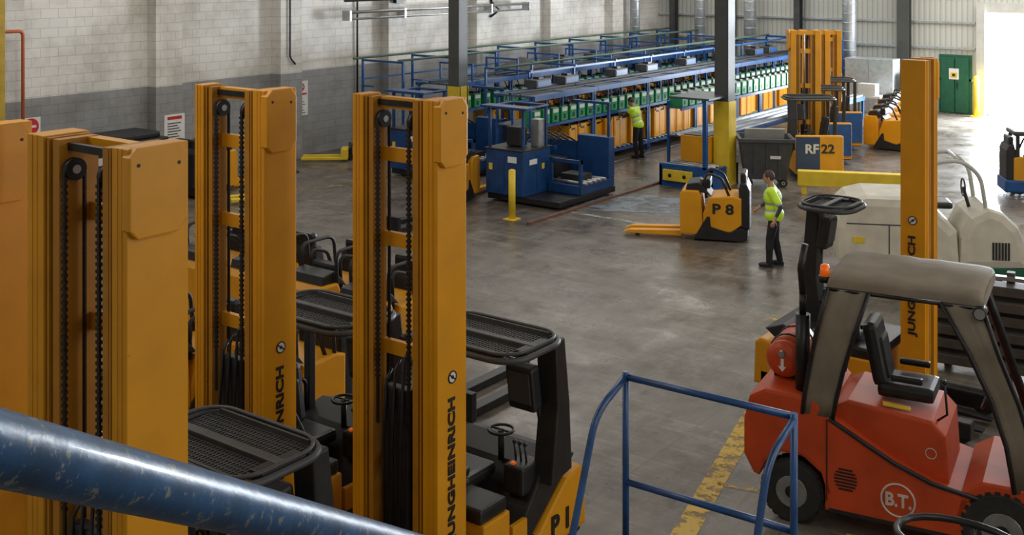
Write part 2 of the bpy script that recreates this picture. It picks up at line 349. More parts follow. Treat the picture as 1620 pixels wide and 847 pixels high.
# ---------------------------------------------------------------- near railings
s=S(BLUD); p0=Vector((-.34,.74,5.285)); dv=Vector((.12,.5,-.3))
pts=[p0+dv*t for t in (-1.2,0,1,2,3.2)]
s.tube([C(p.x,p.y,p.z) for p in pts],.0235,20); o=s.obj('stair_handrail',label='thick blue painted steel handrail with chipped paint',category='handrail')
Ax,Ay=C(.63,6.3); 
def rp(dx,dy,z): return (Ax+dx,Ay+dy,z)
def rail():
    t=thing('guard_railing','blue tubular steel guard railing around a small landing','railing',(0,0,0))
    W=.98; r=.019
    S(BLUR).tube([rp(0,0,3.3),rp(W,.03,3.3)],r,10).obj('top_rail',t)
    S(BLUR).tube([rp(0,0,2.72),rp(W,.03,2.72)],r,10).obj('mid_rail',t)
    for dx in (0,W):
        S(BLUR).tube([rp(dx,0.0,3.33),rp(dx,0.0,2.2)],r,10).obj('post',t)
        S(BLUR).tube(fillet([rp(dx,0,3.3),rp(dx-.005,-.30,3.19),rp(dx,-.52,2.66),rp(dx,-.75,2.2)],.12),r,10).obj('side_rail',t)
    return t
rail()
s=S(DGR); s.bb(Ax-.1,Ax+1.1,Ay-1.3,Ay+.06,2.12,2.2); s.m(BLUR)
for dx in (-.05,1.03):
    for dy in (-1.2,-.02): s.bb(Ax+dx-.04,Ax+dx+.04,Ay+dy-.04,Ay+dy+.04,0,2.12)
s.obj('stair_landing',label='grey steel landing carried on blue legs',category='platform')

# ---------------------------------------------------------------- reach truck
def upright(s,xo,g,mh,md,k_,inner=1.0):
    # outer channel is full depth, inner channels may be shallower
    def r(a,b): x0,x1=xo+g*a*k_,xo+g*b*k_; return (min(x0,x1),max(x0,x1))
    mi=md*inner
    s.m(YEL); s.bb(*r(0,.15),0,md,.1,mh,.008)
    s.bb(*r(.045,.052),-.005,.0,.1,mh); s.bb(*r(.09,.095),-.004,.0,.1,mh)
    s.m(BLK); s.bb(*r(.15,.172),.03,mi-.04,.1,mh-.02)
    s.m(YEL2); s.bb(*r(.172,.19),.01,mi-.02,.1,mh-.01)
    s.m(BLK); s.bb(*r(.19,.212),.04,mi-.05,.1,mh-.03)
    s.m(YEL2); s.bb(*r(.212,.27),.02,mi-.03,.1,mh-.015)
def reach_truck(lab,loc,rz=0,mw=.95,mh=4.44,plate=None,grp='reach trucks',lite=False,brand=True,gz=2.10,md=.38,uk=1.0,leftbrand=False,ul=None,mdl=None,small_guard=False):
    T=thing('reach_truck',lab,'forklift',(*loc,0),rz,grp); h=mw/2
    ul=ul or uk; mdl=mdl or md; gr=h-.27*uk; gl=h-.27*ul
    s=S(); upright(s,-h,1,mh,mdl,ul); upright(s,h,-1,mh,md,uk)
    s.m(YEL)
    op=gr+gl>.1
    yb=mdl-.09
    if op:
        for z in (.35,1.2,2.18,3.12,3.86):
            if z<mh-.3: s.bb(-gl-.02,gr+.02,yb,yb+.05,z,z+.12)
    s.bb(-h+.02,h-.02,yb-.02,mdl-.02,mh-.12,mh-.02)
    if op: s.m(BLKM).bb(-gl,gr,.08,.12,mh-.09,mh-.04)
    mast=s.obj('mast',T,label='orange-yellow triple-section lift mast')
    if gr+gl>.16:
        for xx in (-gl+.05,gr-.05):
            s=S(BLKM); s.cyl((xx-.025,.10,mh-.21),(xx+.025,.10,mh-.21),.075,n=20); s.m(STE).cyl((xx-.03,.10,mh-.21),(xx+.03,.10,mh-.21),.03,n=10); s.obj('chain_wheel',mast)
            s=S(CHR); 
            s.bb(xx-.013,xx+.013,.02,.035,1.6,mh-.21); s.bb(xx-.013,xx+.013,.165,.18,.5,mh-.21)
            if not lite:
                z=2.0
                while z<mh-.25: s.bb(xx-.02,xx+.02,.014,.04,z,z+.022); z+=.045
            s.obj('lift_chain',mast)
        s=S(BLKM); s.cyl((gr-.09,yb+.1,.3),(gr-.09,yb+.1,2.0),.045); s.m(STE).cyl((gr-.09,yb+.1,2.0),(gr-.09,yb+.1,mh-.1),.022); s.obj('lift_cylinder',mast)
        s=S(BLK); s.bb(-gl+.12,gr-.05,.02,.12,.35,1.95,.02); s.m(BLKM)
        for k in range(3):
            xk=-gl+.16+k*(gr+gl-.26)/2; s.tube([(xk,.0,.4),(xk,-.02,1.5),(xk,.02,2.0+.1*k),(xk,.09,2.08+.1*k)],.014,6)
        s.obj('fork_carriage',T,label='black fork carriage with hydraulic hoses')
    s=S(YEL); s.prism([(-.012,mh-.5),(.05,mh-.56),(md-.11,mh-.56),(md-.04,mh-.48),(md-.04,mh-.06),(md-.1,mh+.01),(.05,mh+.01),(-.012,mh-.05)],h-.04,h+.05,'yz',.012); s.m(BLK).cyl((h+.05,.05,mh-.1),(h+.055,.05,mh-.1),.012,n=8); s.cyl((h+.05,md-.11,mh-.12),(h+.055,md-.11,mh-.12),.012,n=8)
    s.obj('mast_cover',mast)
    def brand_on(sx):
        text('JUNGHEINRICH',mast,'lettering',BLK,(sx*(h+.003),md/2,1.3+(.35 if sx<0 else .02)),(0,0,1),(0,-sx,0),.115,1.22,.03)
        X=sx*h; zz=2.1+(.35 if sx<0 else 0); yc=md/2
        s=S(WHT); s.cyl((X,yc,zz),(X+sx*.004,yc,zz),.05,n=20); s.m(BLK).tube([(X+sx*.005,yc+.05*math.cos(k*.5236),zz+.05*math.sin(k*.5236)) for k in range(12)],.006,5,True); s.tube([(X+sx*.006,yc-.04,zz+.03),(X+sx*.006,yc+.04,zz-.03)],.006,5); s.cyl((X,yc,zz),(X+sx*.008,yc,zz),.016,n=8); s.obj('warning_sticker',mast,label='round white warning sticker')
    if brand: brand_on(1)
    if leftbrand: brand_on(-1)
    for x in (-.2,.2):
        s=S(BLKM); s.prism([(0,.42),(-.05,.42),(-.06,.12),(-.66,.085),(-.66,.065),(.0,.06)],x-.06,x+.06,'yz'); s.obj('fork',T)
    for x in (-.52,.52):
        s=S(BLKM); s.bb(x-.09,x+.09,-.62,.6,.07,.27,.02); s.obj('support_leg',T)
        s=S(); s.wheel((x,-.48,.13),.13,.1,'x',BLKM); s.obj('wheel',T)
    s=S(BLK); s.bb(-.6,.6,.5,2.0,.12,.36,.03); s.m(BLKM).bb(-.58,.58,.46,.84,.75,.88,.03); s.m(YEL).bb(-.6,.6,.48,.86,.3,.75,.02)
    s.m(YEL); s.prism([(1.06,.24),(1.30,.38),(1.52,.56),(1.74,.72),(1.98,.76),(2.06,.70),(2.08,.16),(1.06,.16)],-.6,.61,'yz',.04)
    s.m(BLK); s.prism([(1.00,.40),(1.16,.62),(1.40,.90),(1.70,.97),(1.94,.88),(1.74,.73),(1.52,.57),(1.20,.34)],-.55,.57,'yz',.02)
    s.m(DGR).bb(-.55,.3,.9,1.3,.36,.42)
    body=s.obj('body',T,label='yellow and black truck body')
    if not lite:
        S(YEL).bb(.55,.6,.9,1.12,.36,.58,.01).obj('side_panel',T,label='low yellow side panel')
        s=S(YEL); s.bb(-.6,-.54,.9,1.5,.36,1.0,.01); s.m(BLK).bb(-.54,-.53,.95,1.45,.5,.72); sp_=s.obj('side_panel',T,label='yellow side panel')
        text('JUNGHEINRICH',sp_,'lettering',BLK,(-.538,1.2,.84),(0,1,0),(0,0,1),.06,.50,.03)
        s=S(BLK); s.tube(fillet([(-.2,.9,.9),(-.1,.86,1.2),(.1,.84,1.0),(.25,.9,.6)],.1),.02); s.obj('cable_loom',T)
        s=S(BLKM); s.tube(fillet([(-.5,.92,.42),(-.5,.92,1.25),(-.5,1.42,1.25),(-.5,1.42,.9)],.1),.022); s.obj('grab_rail',T)
    if plate: 
        text(plate,body,'lettering',BLK,(.616,1.62,.35),(0,1,0),(0,0,1),.2,.28,.03)
    s=S(SEAT); s.box((-.08,1.0,.88),(.5,.46,.13),.05); s.box((-.36,1.0,1.20),(.13,.44,.62),.06,Matrix.Rotation(-.15,3,'Y')); s.box((.0,.80,1.0),(.34,.07,.06),.02); s.box((-.29,1.0,1.16),(.07,.28,.42),.03,Matrix.Rotation(-.15,3,'Y'))
    s.m(BLK).bb(-.25,.05,.9,1.1,.40,.85)
    seat=s.obj('seat',T,label='black vinyl driver seat')
    s=S(BLK); s.tube([(.12+.12*math.cos(k*.449),1.36+.12*math.sin(k*.449),1.18) for k in range(14)],.014,6,True); s.cyl((.12,1.36,.9),(.12,1.36,1.18),.03,n=8); s.tube([(0,1.36,1.18),(.24,1.36,1.18)],.01,5); s.obj('steering_wheel',T)
    s=S(BLK); s.bb(.3,.52,1.15,1.45,.72,.98,.03); s.m(ORG).bb(.36,.40,1.18,1.22,.98,1.0); s.obj('control_console',T)
    for k in range(3): 
        s=S(BLK); s.cyl((.34+k*.06,1.30,.96),(.35+k*.06,1.26,1.14),.01,n=6); s.ball((.35+k*.06,1.26,1.16),.022,u=8,v=6); s.obj('control_lever',T)
    gx0,gx1,gy0,gy1=(-.56,.74,.70,1.58) if not small_guard else (-.40,.40,.90,1.62)
    s=S(DGR); rr=[(p[0],p[1],gz) for p in rrect(gx0,gx1,gy0,gy1,.26,7)]; s.tube(rr,.03,8,True); ym=(gy0+gy1)/2
    rr=[(p[0],p[1],gz+.05) for p in rrect(gx0+.03,gx1-.03,gy0+.03,gy1-.03,.24,7)]; s.tube(rr,.016,6,True)
    s.m(BLK); s.bb(gx1-.15,gx1-.02,gy0+.24,gy1-.24,gz-.03,gz+.045,.01); s.bb(gx0+.02,gx0+.09,gy0+.24,gy1-.24,gz-.03,gz+.04,.01)
    s.m(DGR).bb(gx0+.05,gx1-.05,ym-.04,ym+.04,gz-.02,gz+.05,.01).bb(gx0+.16,gx1-.16,gy0+.07,gy0+.09,gz,gz+.05).bb(gx0+.16,gx1-.16,gy1-.09,gy1-.07,gz,gz+.05)
    guard=s.obj('overhead_guard',T,label='black overhead guard with rounded corners')
    s=S(DGR); nb=16 if lite else 30
    for k in range(nb): 
        x=gx0+.10+(gx1-gx0-.26)*k/(nb-1); s.bb(x-.0045,x+.0045,gy0+.03,gy1-.03,gz+.0,gz+.014)
    nb2=8 if lite else 17
    for k in range(nb2):
        y=gy0+.05+(gy1-gy0-.10)*k/(nb2-1); s.bb(gx0+.08,gx1-.1,y-.004,y+.004,gz-.002,gz+.012)
    s.obj('grille',guard)
    px0,px1=(.48,.70) if not small_guard else (-.05,.2)
    s=S(BLK); s.prism([(1.36,.80),(1.70,.85),(1.66,1.5),(1.58,gz),(1.42,gz),(1.46,1.5)],px0,px1,'yz',.02); s.obj('guard_post',T)
    if not small_guard:
        s=S(BLK); s.bb(-.56,-.48,.62,.72,.4,gz-.02,.01); s.tube([(-.52,.67,gz-.02),(-.52,.8,gz)],.04); s.obj('guard_post',T)
        s=S(BLK); s.bb(-.56,-.48,1.45,1.54,.7,gz,.01); s.obj('guard_post',T)
    sx_=.40 if not small_guard else .02; sz_=1.66 if not small_guard else 2.1
    s=S(BLK); s.box((sx_,1.34,sz_),(.30,.14,.42),.03,Matrix.Rotation(.15,3,'X')); s.m(DGR).box((sx_,1.262,sz_+.01),(.24,.012,.3),0,Matrix.Rotation(.15,3,'X')); s.m(BLK).cyl((sx_+.1,1.42,sz_-.16),(sx_+.1,1.5,sz_-.46),.025,n=8); s.obj('terminal_screen',T,label='black terminal screen on bracket')
    s=S(); s.wheel((.0,1.75,.17),.17,.14,'x',BLKM); s.obj('wheel',T)
    return T
rt=reach_truck('orange-yellow reach truck with tall lift mast, plate P 1',(-6.62,7.19),0,plate='P 1',mw=.98,uk=1.08,ul=.85,mdl=.22)
dup(rt,(-8.34,6.83,0),0,'orange-yellow reach truck parked beside another, black cage guard')
rt1=reach_truck('orange-yellow reach truck with wide chain-filled mast close to handrail',(-6.65,4.20),0,mw=1.12,md=.46,uk=1.05,ul=1.3,mdl=.34,brand=False)
dup(rt1,(-8.32,4.10,0),0,'orange-yellow reach truck at the end of the row')
reach_truck('orange-yellow truck with narrow mast behind the red forklift',(-4.21,14.25),90,mw=.50,mh=4.4,gz=2.45,lite=True,grp='parked trucks',md=.30,uk=.9,leftbrand=True,brand=False,small_guard=True)

# ---------------------------------------------------------------- pallet truck
def pallet_truck(lab,X,Y,th,num=None,grp='pallet trucks',hoop=False,b=None,forks=True):
    x,y=b if b else C(X,Y); T=thing('pallet_truck' if forks else 'tow_tractor',lab,'pallet truck' if forks else 'tow tractor',(x,y,0),th if b else th+36.7,grp)
    s=S(YEL); s.prism([(-.72,.12),(-.72,.92),(-.66,1.0),(-.35,1.0),(-.30,.9),(-.26,.3),(-.2,.12)],-.4,.4,'xz',.03)
    s.prism([(-.26,.2),(-.26,.55),(-.14,.88),(.35,.92),(.50,.88),(.50,.35),(.3,.2)],-.4,.4,'xz',.03)
    s.m(BLK).prism([(-.45,.04),(-.30,.30),(-.18,.50),(-.12,.50),(-.1,.30),(.25,.20),(.5,.3),(.62,.24),(.62,.06),(.5,.03)],-.41,.41,'xz',.015)
    s.prism([(.48,.3),(.44,1.05),(.48,1.2),(.6,1.18),(.66,1.05),(.66,.25)],-.38,.38,'xz',.04)
    s.m(BLK).prism([(-.62,.98),(-.58,1.12),(-.35,1.16),(-.22,1.04),(-.10,.90),(-.30,.96)],-.33,.33,'xz',.02)
    body=s.obj('body',T,label='yellow body with black skirt')
    for sy in (-.3,.3):
        s=S(BLK); s.tube(fillet([(-.2,sy,.85),(-.22,sy,1.28),(-.15,sy,1.34),(.1,sy,1.26),(.25,sy,.9)],.08),.026); s.obj('grab_bar',T)
    s=S(BLK); s.box((-.2,0,1.12),(.16,.5,.2),.04); s.obj('control_console',T,label='black control console')
    s=S(SEAT); s.box((.53,.0,1.25),(.12,.60,.26),.05); s.obj('backrest',T)
    if hoop:
        for sy in (-.36,.36): s=S(BLK); s.tube(fillet([(-.3,sy,.3),(-.36,sy,1.45),(.3,sy,1.45),(.4,sy,.3)],.15),.026); s.obj('side_hoop',T,label='black tubular side hoop')
    if forks:
        for yy in (-.19,.19):
            s=S(YEL); s.prism([(-.7,.06),(-.7,.16),(-1.75,.12),(-1.88,.07),(-1.75,.06)],yy-.09,yy+.09,'xz'); s.m(BLK).cyl((-1.6,yy-.07,.04),(-1.6,yy+.07,.04),.04,n=12); s.obj('fork',T)
    for c_,r_ in (((.1,0,.12),.12),((.35,-.33,.08),.08),((.35,.33,.08),.08)):
        s=S(); s.wheel(c_,r_,.08,'y',BLKM); s.obj('wheel',T)
    if num: text(num,body,'lettering',BLK,(.14,-.402,.66),(1,0,0),(0,0,1),.21,.42,.03)
    return T
p8=pallet_truck('yellow and black ride-on pallet truck marked P 8',4.17,23.1,-14,'P 8')

# ---------------------------------------------------------------- red forklift
def red_forklift():
    T=thing('counterbalance_forklift','red gas-powered forklift with tan cloth canopy and side curtains','forklift',(-3.68,11.5,0),8.8)
    dz=.30
    s=S(RED)
    s.prism([(-1.36,.42),(-1.46,.6),(-1.46,.95),(-1.40,1.20),(-1.24,1.30),(-.72,1.28),(-.62,1.18),(-.60,.62),(-.56,.35),(-.6,.3),(-.68,.55),(-.86,.68),(-1.08,.68),(-1.24,.55),(-1.3,.4)],-.6,.6,'xz',.04)
    s.prism([(-.64,.20),(-.64,1.12),(-.5,1.08),(-.3,.96),(.0,.80),(.35,.67),(.62,.61),(.75,.60),(.75,.42),(.62,.22),(.5,.20)],-.6,.6,'xz',.025)
    s.prism([(.55,.40),(.62,.66),(.8,.78),(1.15,.78),(1.33,.66),(1.36,.45),(1.31,.4),(1.24,.55),(1.1,.68),(.85,.68),(.68,.55),(.62,.40)],-.6,.6,'xz',.02)
    s.prism([(1.1,.3),(1.0,.95),(1.12,1.12),(1.25,1.1),(1.3,.3)],-.5,.5,'xz',.03)
    s.m(BLK).bb(-.6,.6,-.606,-.600,.20,.235).bb(-.625,-.615,-.606,-.6,.3,1.1)
    body=s.obj('body',T,label='red counterweight and side body')
    s=S(RED); s.prism([(-.62,.9),(-.62,1.18),(-.45,1.27),(.34,1.20),(.46,1.08),(.50,.5),(-.2,.5)],-.46,.46,'xz',.03); s.m(SIGY).box((.0,-.36,1.26),(.26,.08,.02),.005,Euler((0,.12,.2)).to_matrix())
    s.m(LOGO).tube([(.33+.05*math.cos(k*.524),-.463,.9+.05*math.sin(k*.524)) for k in range(12)],.005,5,True); s.obj('engine_hood',T)
    s=S(DGR); s.bb(.48,1.05,-.56,.56,.52,.60,.01); s.m(BLK).tube([(-.6,-.6,1.11),(-.28,-.61,.95),(.02,-.61,.80),(.36,-.61,.68),(.78,-.61,.62)],.022,6)
    for k in range(5): s.m(BLKM).bb(.52+k*.1,.56+k*.1,-.5,.5,.60,.605)
    s.obj('floor_plate',T,label='dark ribbed footwell step')
    s=S(BLK)
    for k in range(7):
        hw=.11*math.sqrt(max(0,1-((k-3)/3.8)**2)); s.bb(-.44-hw,-.44+hw,-.607,-.6,.44+k*.032,.455+k*.032)
    s.obj('vent',body)
    s=S(LOGO); s.tube([(.05+.155*math.cos(k*.2618),-.603,.45+.155*math.sin(k*.2618)) for k in range(24)],.010,6,True)
    s.obj('round_emblem',body,label='pale ring emblem')
    text('B.T.',body,'lettering',LOGO,(.055,-.601,.45),(1,0,0),(0,0,1),.13,.24,.03)
    for x,r,wd in ((-.97,.31,.2),(.97,.36,.26)):
        for yy in (-.5,.5):
            s=S(); s.wheel((x,yy,r),r,wd,'y',STE)
            s.m(RUB)
            for k in range(26):
                a=k*2*math.pi/26; s.box((x+math.cos(a)*r*.97,yy,r+math.sin(a)*r*.97),(.03,wd*.8,.05),0,Matrix.Rotation(-a,3,'Y'))
            s.obj('wheel',T)
    s=S(SEAT); s.box((.06,0,1.35),(.54,.5,.14),.05); s.box((-.24,0,1.68),(.14,.48,.62),.06,Matrix.Rotation(-.2,3,'Y')); s.box((.08,-.27,1.50),(.3,.07,.06),.02); s.box((.08,.27,1.50),(.3,.07,.06),.02); s.box((-.17,0,1.63),(.08,.3,.4),.03,Matrix.Rotation(-.2,3,'Y'))
    s.obj('seat',T,label='black vinyl seat')
    s=S(BLKM); s.tube([(.35,-.30,1.15),(.46,-.33,1.25),(.44,-.35,1.55)],.012); s.ball((.44,-.35,1.56),.025,u=8,v=6); s.obj('brake_lever',T)
    s=S(BLK); s.cyl((1.08,0,.9),(.80,0,1.38),.03); s.tube([(.80+.06*math.sin(k*.393),.17*math.cos(k*.393),1.40+.14*math.sin(k*.393)) for k in range(16)],.015,6,True); s.tube([(.80,-.17,1.40),(.80,.17,1.40)],.012,5); s.obj('steering_wheel',T)
    for yy in (-.5,.5):
        s=S(BLKM); s.tube(fillet([(-.72,yy,1.1),(-.48,yy,2.1+dz),(.68,yy,2.12+dz),(1.16,yy,1.0)],.12),.045,8); s.obj('guard_frame',T)
    s=S(BLKM)
    for k in range(6): s.bb(-.40+k*.18,-.35+k*.18,-.5,.5,2.10+dz,2.13+dz)
    s.tube([(-.46,-.5,2.1+dz),(-.46,.5,2.1+dz)],.03); s.tube([(.66,-.5,2.12+dz),(.66,.5,2.12+dz)],.03); s.obj('guard_bars',T)
    s=S(BLKM); s.cyl((.78,-.66,2.05+dz),(.78,-.50,2.05+dz),.06,n=12); s.m(STE).cyl((.78,-.665,2.05+dz),(.78,-.66,2.05+dz),.05,n=12); s.obj('work_lamp',T)
    s=S(CLOTH); prof=[(-.58,2.08),(-.585,2.16),(-.565,2.19),(-.52,2.215),(-.40,2.23),(-.2,2.24),(0,2.245),(.2,2.24),(.40,2.23),(.52,2.215),(.565,2.19),(.585,2.16),(.58,2.08)]
    xs=[(-.62,-.05),(-.605,-.02),(-.56,.0),(-.45,.010),(-.25,-.004),(-.05,.008),(.1,-.004),(.28,.008),(.5,-.002),(.66,.0),(.76,-.01),(.795,-.025),(.81,-.06)]
    s.loft([[(xx,p[0],p[1]+dz+dz_*(1 if p[1]>2.14 else .3)+random.uniform(-.003,.003)) for p in prof] for xx,dz_ in xs])
    s.m(BLKM).tube([(-.62,-.585,2.08+dz),(.81,-.585,2.08+dz)],.02,6); s.tube([(-.62,.585,2.08+dz),(.81,.585,2.08+dz)],.02,6)
    s.obj('cloth_canopy',T,label='weathered tan-grey draped cloth canopy with flat top')
    def curtain(rows,name_l,mt):
        s=S(mt); R=[]
        for i,(x0,x1,z) in enumerate(rows):
            R.append([(x0+(x1-x0)*k/6,-.60+.008*math.sin(k*2.1+i*.8),z) for k in range(7)])
        s.loft(R,False); s.m(BLKM).tube([(r[0][0],r[0][1]-.004,r[0][2]) for r in R],.012,6); s.tube([(r[-1][0],r[-1][1]-.004,r[-1][2]) for r in R],.012,6); o=s.obj('side_curtain',T,label=name_l)
        md_=o.modifiers.new('thick','SOLIDIFY'); md_.thickness=.01
    curtain([(-.61,-.22,2.09+dz),(-.72,-.36,1.95),(-.79,-.46,1.6),(-.84,-.53,1.3),(-.86,-.56,1.12)],'grey-brown cloth rear side curtain',CLOTH)
    curtain([(.44,.80,2.09+dz),(.68,.95,1.95),(.87,1.11,1.55),(1.00,1.23,1.15),(1.07,1.29,.74)],'grey-brown cloth front side curtain',CLOTH)
    s=S(BLKM); s.cyl((-.90,-.42,1.2),(-.90,-.42,2.05),.072,n=16); s.cyl((-.90,-.42,2.05),(-.90,-.42,2.25),.035,n=12); s.tube([(-.90,-.42,2.25),(-.92,-.42,2.5),(-.88,-.40,2.75)],.035); s.obj('exhaust_stack',T,label='black vertical exhaust stack')
    s=S(RED); s.cyl((-1.12,-.28,1.52),(-1.12,.32,1.52),.19,n=24); s.ball((-1.12,-.28,1.52),(.19,.09,.19)); s.ball((-1.12,.32,1.52),(.19,.09,.19)); s.m(BLKM).tube([(-1.12+.195*math.cos(k*.393),-.1,1.52+.195*math.sin(k*.393)) for k in range(16)],.012,5,True); s.tube([(-1.12+.195*math.cos(k*.393),.2,1.52+.195*math.sin(k*.393)) for k in range(16)],.012,5,True); s.bb(-1.25,-1.0,-.2,.25,1.28,1.35); s.m(STE).cyl((-1.12,-.42,1.60),(-1.12,-.33,1.60),.03,n=12); s.m(WHT).poly([(-1.12,-.374,1.41),(-1.08,-.374,1.46),(-1.105,-.374,1.46),(-1.105,-.374,1.54),(-1.135,-.374,1.54),(-1.135,-.374,1.46),(-1.16,-.374,1.46)],(0,.01,0)); s.obj('gas_cylinder',T,label='red horizontal gas cylinder')
    s=S(BLKM); s.cyl((-.68,-.42,2.1+dz),(-.68,-.42,2.16+dz),.06,n=14); s.m(ORG).cyl((-.68,-.42,2.16+dz),(-.68,-.42,2.26+dz),.05,.042,n=14); s.ball((-.68,-.42,2.26+dz),(.042,.042,.02)); s.m(BLKM).bb(-.72,-.46,-.44,-.40,2.09+dz,2.12+dz); s.obj('beacon',T,label='orange warning beacon')
    s=S(BLKM)
    for yy in (-.38,.3): s.bb(1.38,1.55,yy,yy+.1,.1,2.1)
    for z in (.4,1.2,1.95): s.bb(1.42,1.5,-.3,.32,z,z+.1)
    s.obj('mast',T)
    for yy in (-.3,.3):
        s=S(BLKM); s.prism([(1.56,.5),(1.62,.5),(1.64,.14),(2.6,.1),(2.6,.07),(1.56,.07)],yy-.07,yy+.07,'xz'); s.obj('fork',T)
red_forklift()

# ---------------------------------------------------------------- sweeper
def sweeper():
    x,y=C(7.35,20.3); T=thing('floor_sweeper','cream ride-on floor sweeper with pale tubular roll frame','sweeper',(x,y,0),26)
    s=S(CREAM); s.prism([(-1.55,.35),(-1.6,.95),(-1.52,1.25),(-1.35,1.42),(-1.05,1.50),(-.3,1.50),(.0,1.40),(.25,1.15),(.45,.95),(.5,.3)],-.72,.72,'xz',.16)
    s.prism([(.45,.3),(.48,.85),(.65,1.2),(.95,1.36),(1.2,1.28),(1.45,1.05),(1.58,.7),(1.6,.35)],-.70,.70,'xz',.14)
    s.m(DGR).bb(-1.4,1.45,-.62,.62,.18,.36,.02); s.m(GRND).bb(.7,1.6,-.71,.71,.2,.36,.01)
    for k in range(6): s.m(BLK).bb(1.0+k*.05,1.03+k*.05,-.715,-.69,.5,.8)
    s.m(SIGY).bb(-1.3,-1.1,-.73,-.715,.7,.8); s.m(DGR).bb(-1.40,.1,-.725,-.715,1.02,1.04); s.bb(-.7,-.68,-.725,-.715,.45,1.02); s.obj('body',T,label='cream moulded body')
    s=S(SEAT); s.box((.2,0,1.3),(.5,.5,.12),.05); s.box((-.05,0,1.58),(.12,.45,.5),.05); s.obj('seat',T)
    s=S(BLK); s.cyl((.8,0,1.1),(.66,0,1.6),.03); s.tube([(.66,.18*math.cos(k*.449),1.6+.15*math.sin(k*.449)) for k in range(14)],.014,6,True); s.obj('steering_wheel',T)
    for yy in (-.5,.5):
        s=S(OFFW); s.tube(fillet([(.1,yy,.9),(.05,yy,2.1),(.55,yy,2.15),(.85,yy,1.9),(1.0,yy,.9)],.18),.035); s.obj('roll_frame',T)
    S(OFFW).tube([(.1,-.5,2.1),(.1,.5,2.1)],.03).obj('roll_frame_crossbar',T); S(OFFW).tube([(.5,-.5,2.15),(.5,.5,2.15)],.03).obj('roll_frame_crossbar',T)
    for xx in (-1.0,1.0):
        for yy in (-.55,.55):
            s=S(); s.wheel((xx,yy,.2),.2,.14); s.obj('wheel',T)
sweeper()
x,y=C(6.75,15.4); s=S(GBR)
for k in range(6): s.bb(-1.0,1.4,-.34+.06*(k%2),.02,.12+k*.2,.25+k*.2,.012)
s.m(BLK).bb(-.95,1.35,-.2,.02,.1,1.2)
for xx in (-.8,.0,.9): s.m(GBR).bb(xx-.05,xx+.05,.0,.12,0,1.38)
s.m(STE).bb(-1.0,1.4,-.06,.05,1.28,1.33); s.obj('steel_attachment',loc=(x,y,0),rz=8,label='stack of grey-brown steel mast rails on a stand',category='steel frame')

# ---------------------------------------------------------------- wheeled bin
def wbin():
    x,y=C(6.34,28.55); T=thing('wheeled_bin','dark grey four-wheeled waste container with open top','bin',(x,y,0),36.7-6)
    s=S(DGR); lo=[(-.50,-.38,.2),(.50,-.38,.2),(.50,.38,.2),(-.50,.38,.2)]; hi=[(-.64,-.50,1.2),(.64,-.50,1.2),(.64,.50,1.2),(-.64,.50,1.2)]
    V=[s.bm.verts.new(p) for p in lo+hi]; Vi=[s.bm.verts.new((p[0]*.94,p[1]*.94,p[2]+(.04 if p[2]<1 else 0))) for p in lo+hi]
    s.bm.faces.new(V[0:4][::-1]); s.bm.faces.new(Vi[0:4])
    for i in range(4):
        j=(i+1)%4; s.bm.faces.new((V[i],V[j],V[4+j],V[4+i])); s.bm.faces.new((Vi[j],Vi[i],Vi[4+i],Vi[4+j])); s.bm.faces.new((V[4+i],V[4+j],Vi[4+j],Vi[4+i]))
    s.fin()
    s.bb(-.68,.68,-.55,-.48,1.13,1.22,.01).bb(-.68,.68,.48,.55,1.13,1.22,.01).bb(-.69,-.62,-.53,.53,1.13,1.22,.01).bb(.62,.69,-.53,.53,1.13,1.22,.01)
    for xx in (-.3,0,.3): s.poly([(xx-.02,-.4,.3),(xx+.02,-.4,.3),(xx+.02,-.49,1.13),(xx-.02,-.49,1.13)],(0,-.02,0))
    s.m(WHT).poly([(.08,-.462,.72),(.34,-.462,.72),(.34,-.472,.80),(.08,-.472,.80)],(0,-.005,0))
    s.obj('container',T)
    for xx in (-.42,.42):
        for yy in (-.3,.3): s=S(); s.wheel((xx,yy,.1),.1,.05,'y',STE); s.m(BLKM).bb(xx-.04,xx+.04,yy-.04,yy+.04,.16,.22); s.obj('castor',T)
    s=S(OFFW); s.box((0,.1,1.14),(.98,.03,.62),0,Euler((.5,0,0)).to_matrix()); s.obj('waste_board',loc=(x,y,0),rz=36.7-6,label='pale board sticking out of the waste container',category='board')
wbin()
xa,ya=C(6.9,27.5); xb,yb=C(9.9,26.8); L=math.hypot(xb-xa,yb-ya); an=math.degrees(math.atan2(yb-ya,xb-xa))
T=thing('barrier_rail','thick yellow steel barrier beam close to the floor','barrier',(xa,ya,0),an)
S(SIGY).bb(0,L,-.13,.13,.20,.56,.02).obj('beam',T)
for xx in (.15,L/2,L-.15): S(SIGY).bb(xx-.06,xx+.06,-.08,.08,0,.22).obj('foot',T)
x,y=C(0,24.7); s=S(SIGY); s.cyl((0,0,.0),(0,0,1.06),.075,n=20); s.ball((0,0,1.06),(.075,.075,.03)); s.bb(-.14,.14,-.14,.14,0,.02)
bol=s.obj('bollard',loc=(x,y,0),label='yellow steel bollard bolted to the floor',category='bollard')
b2=dup(bol,(-11.1,42.9,0),0,'yellow bollard beside the loading door opening'); b2.scale=(1.3,1.3,1.35)

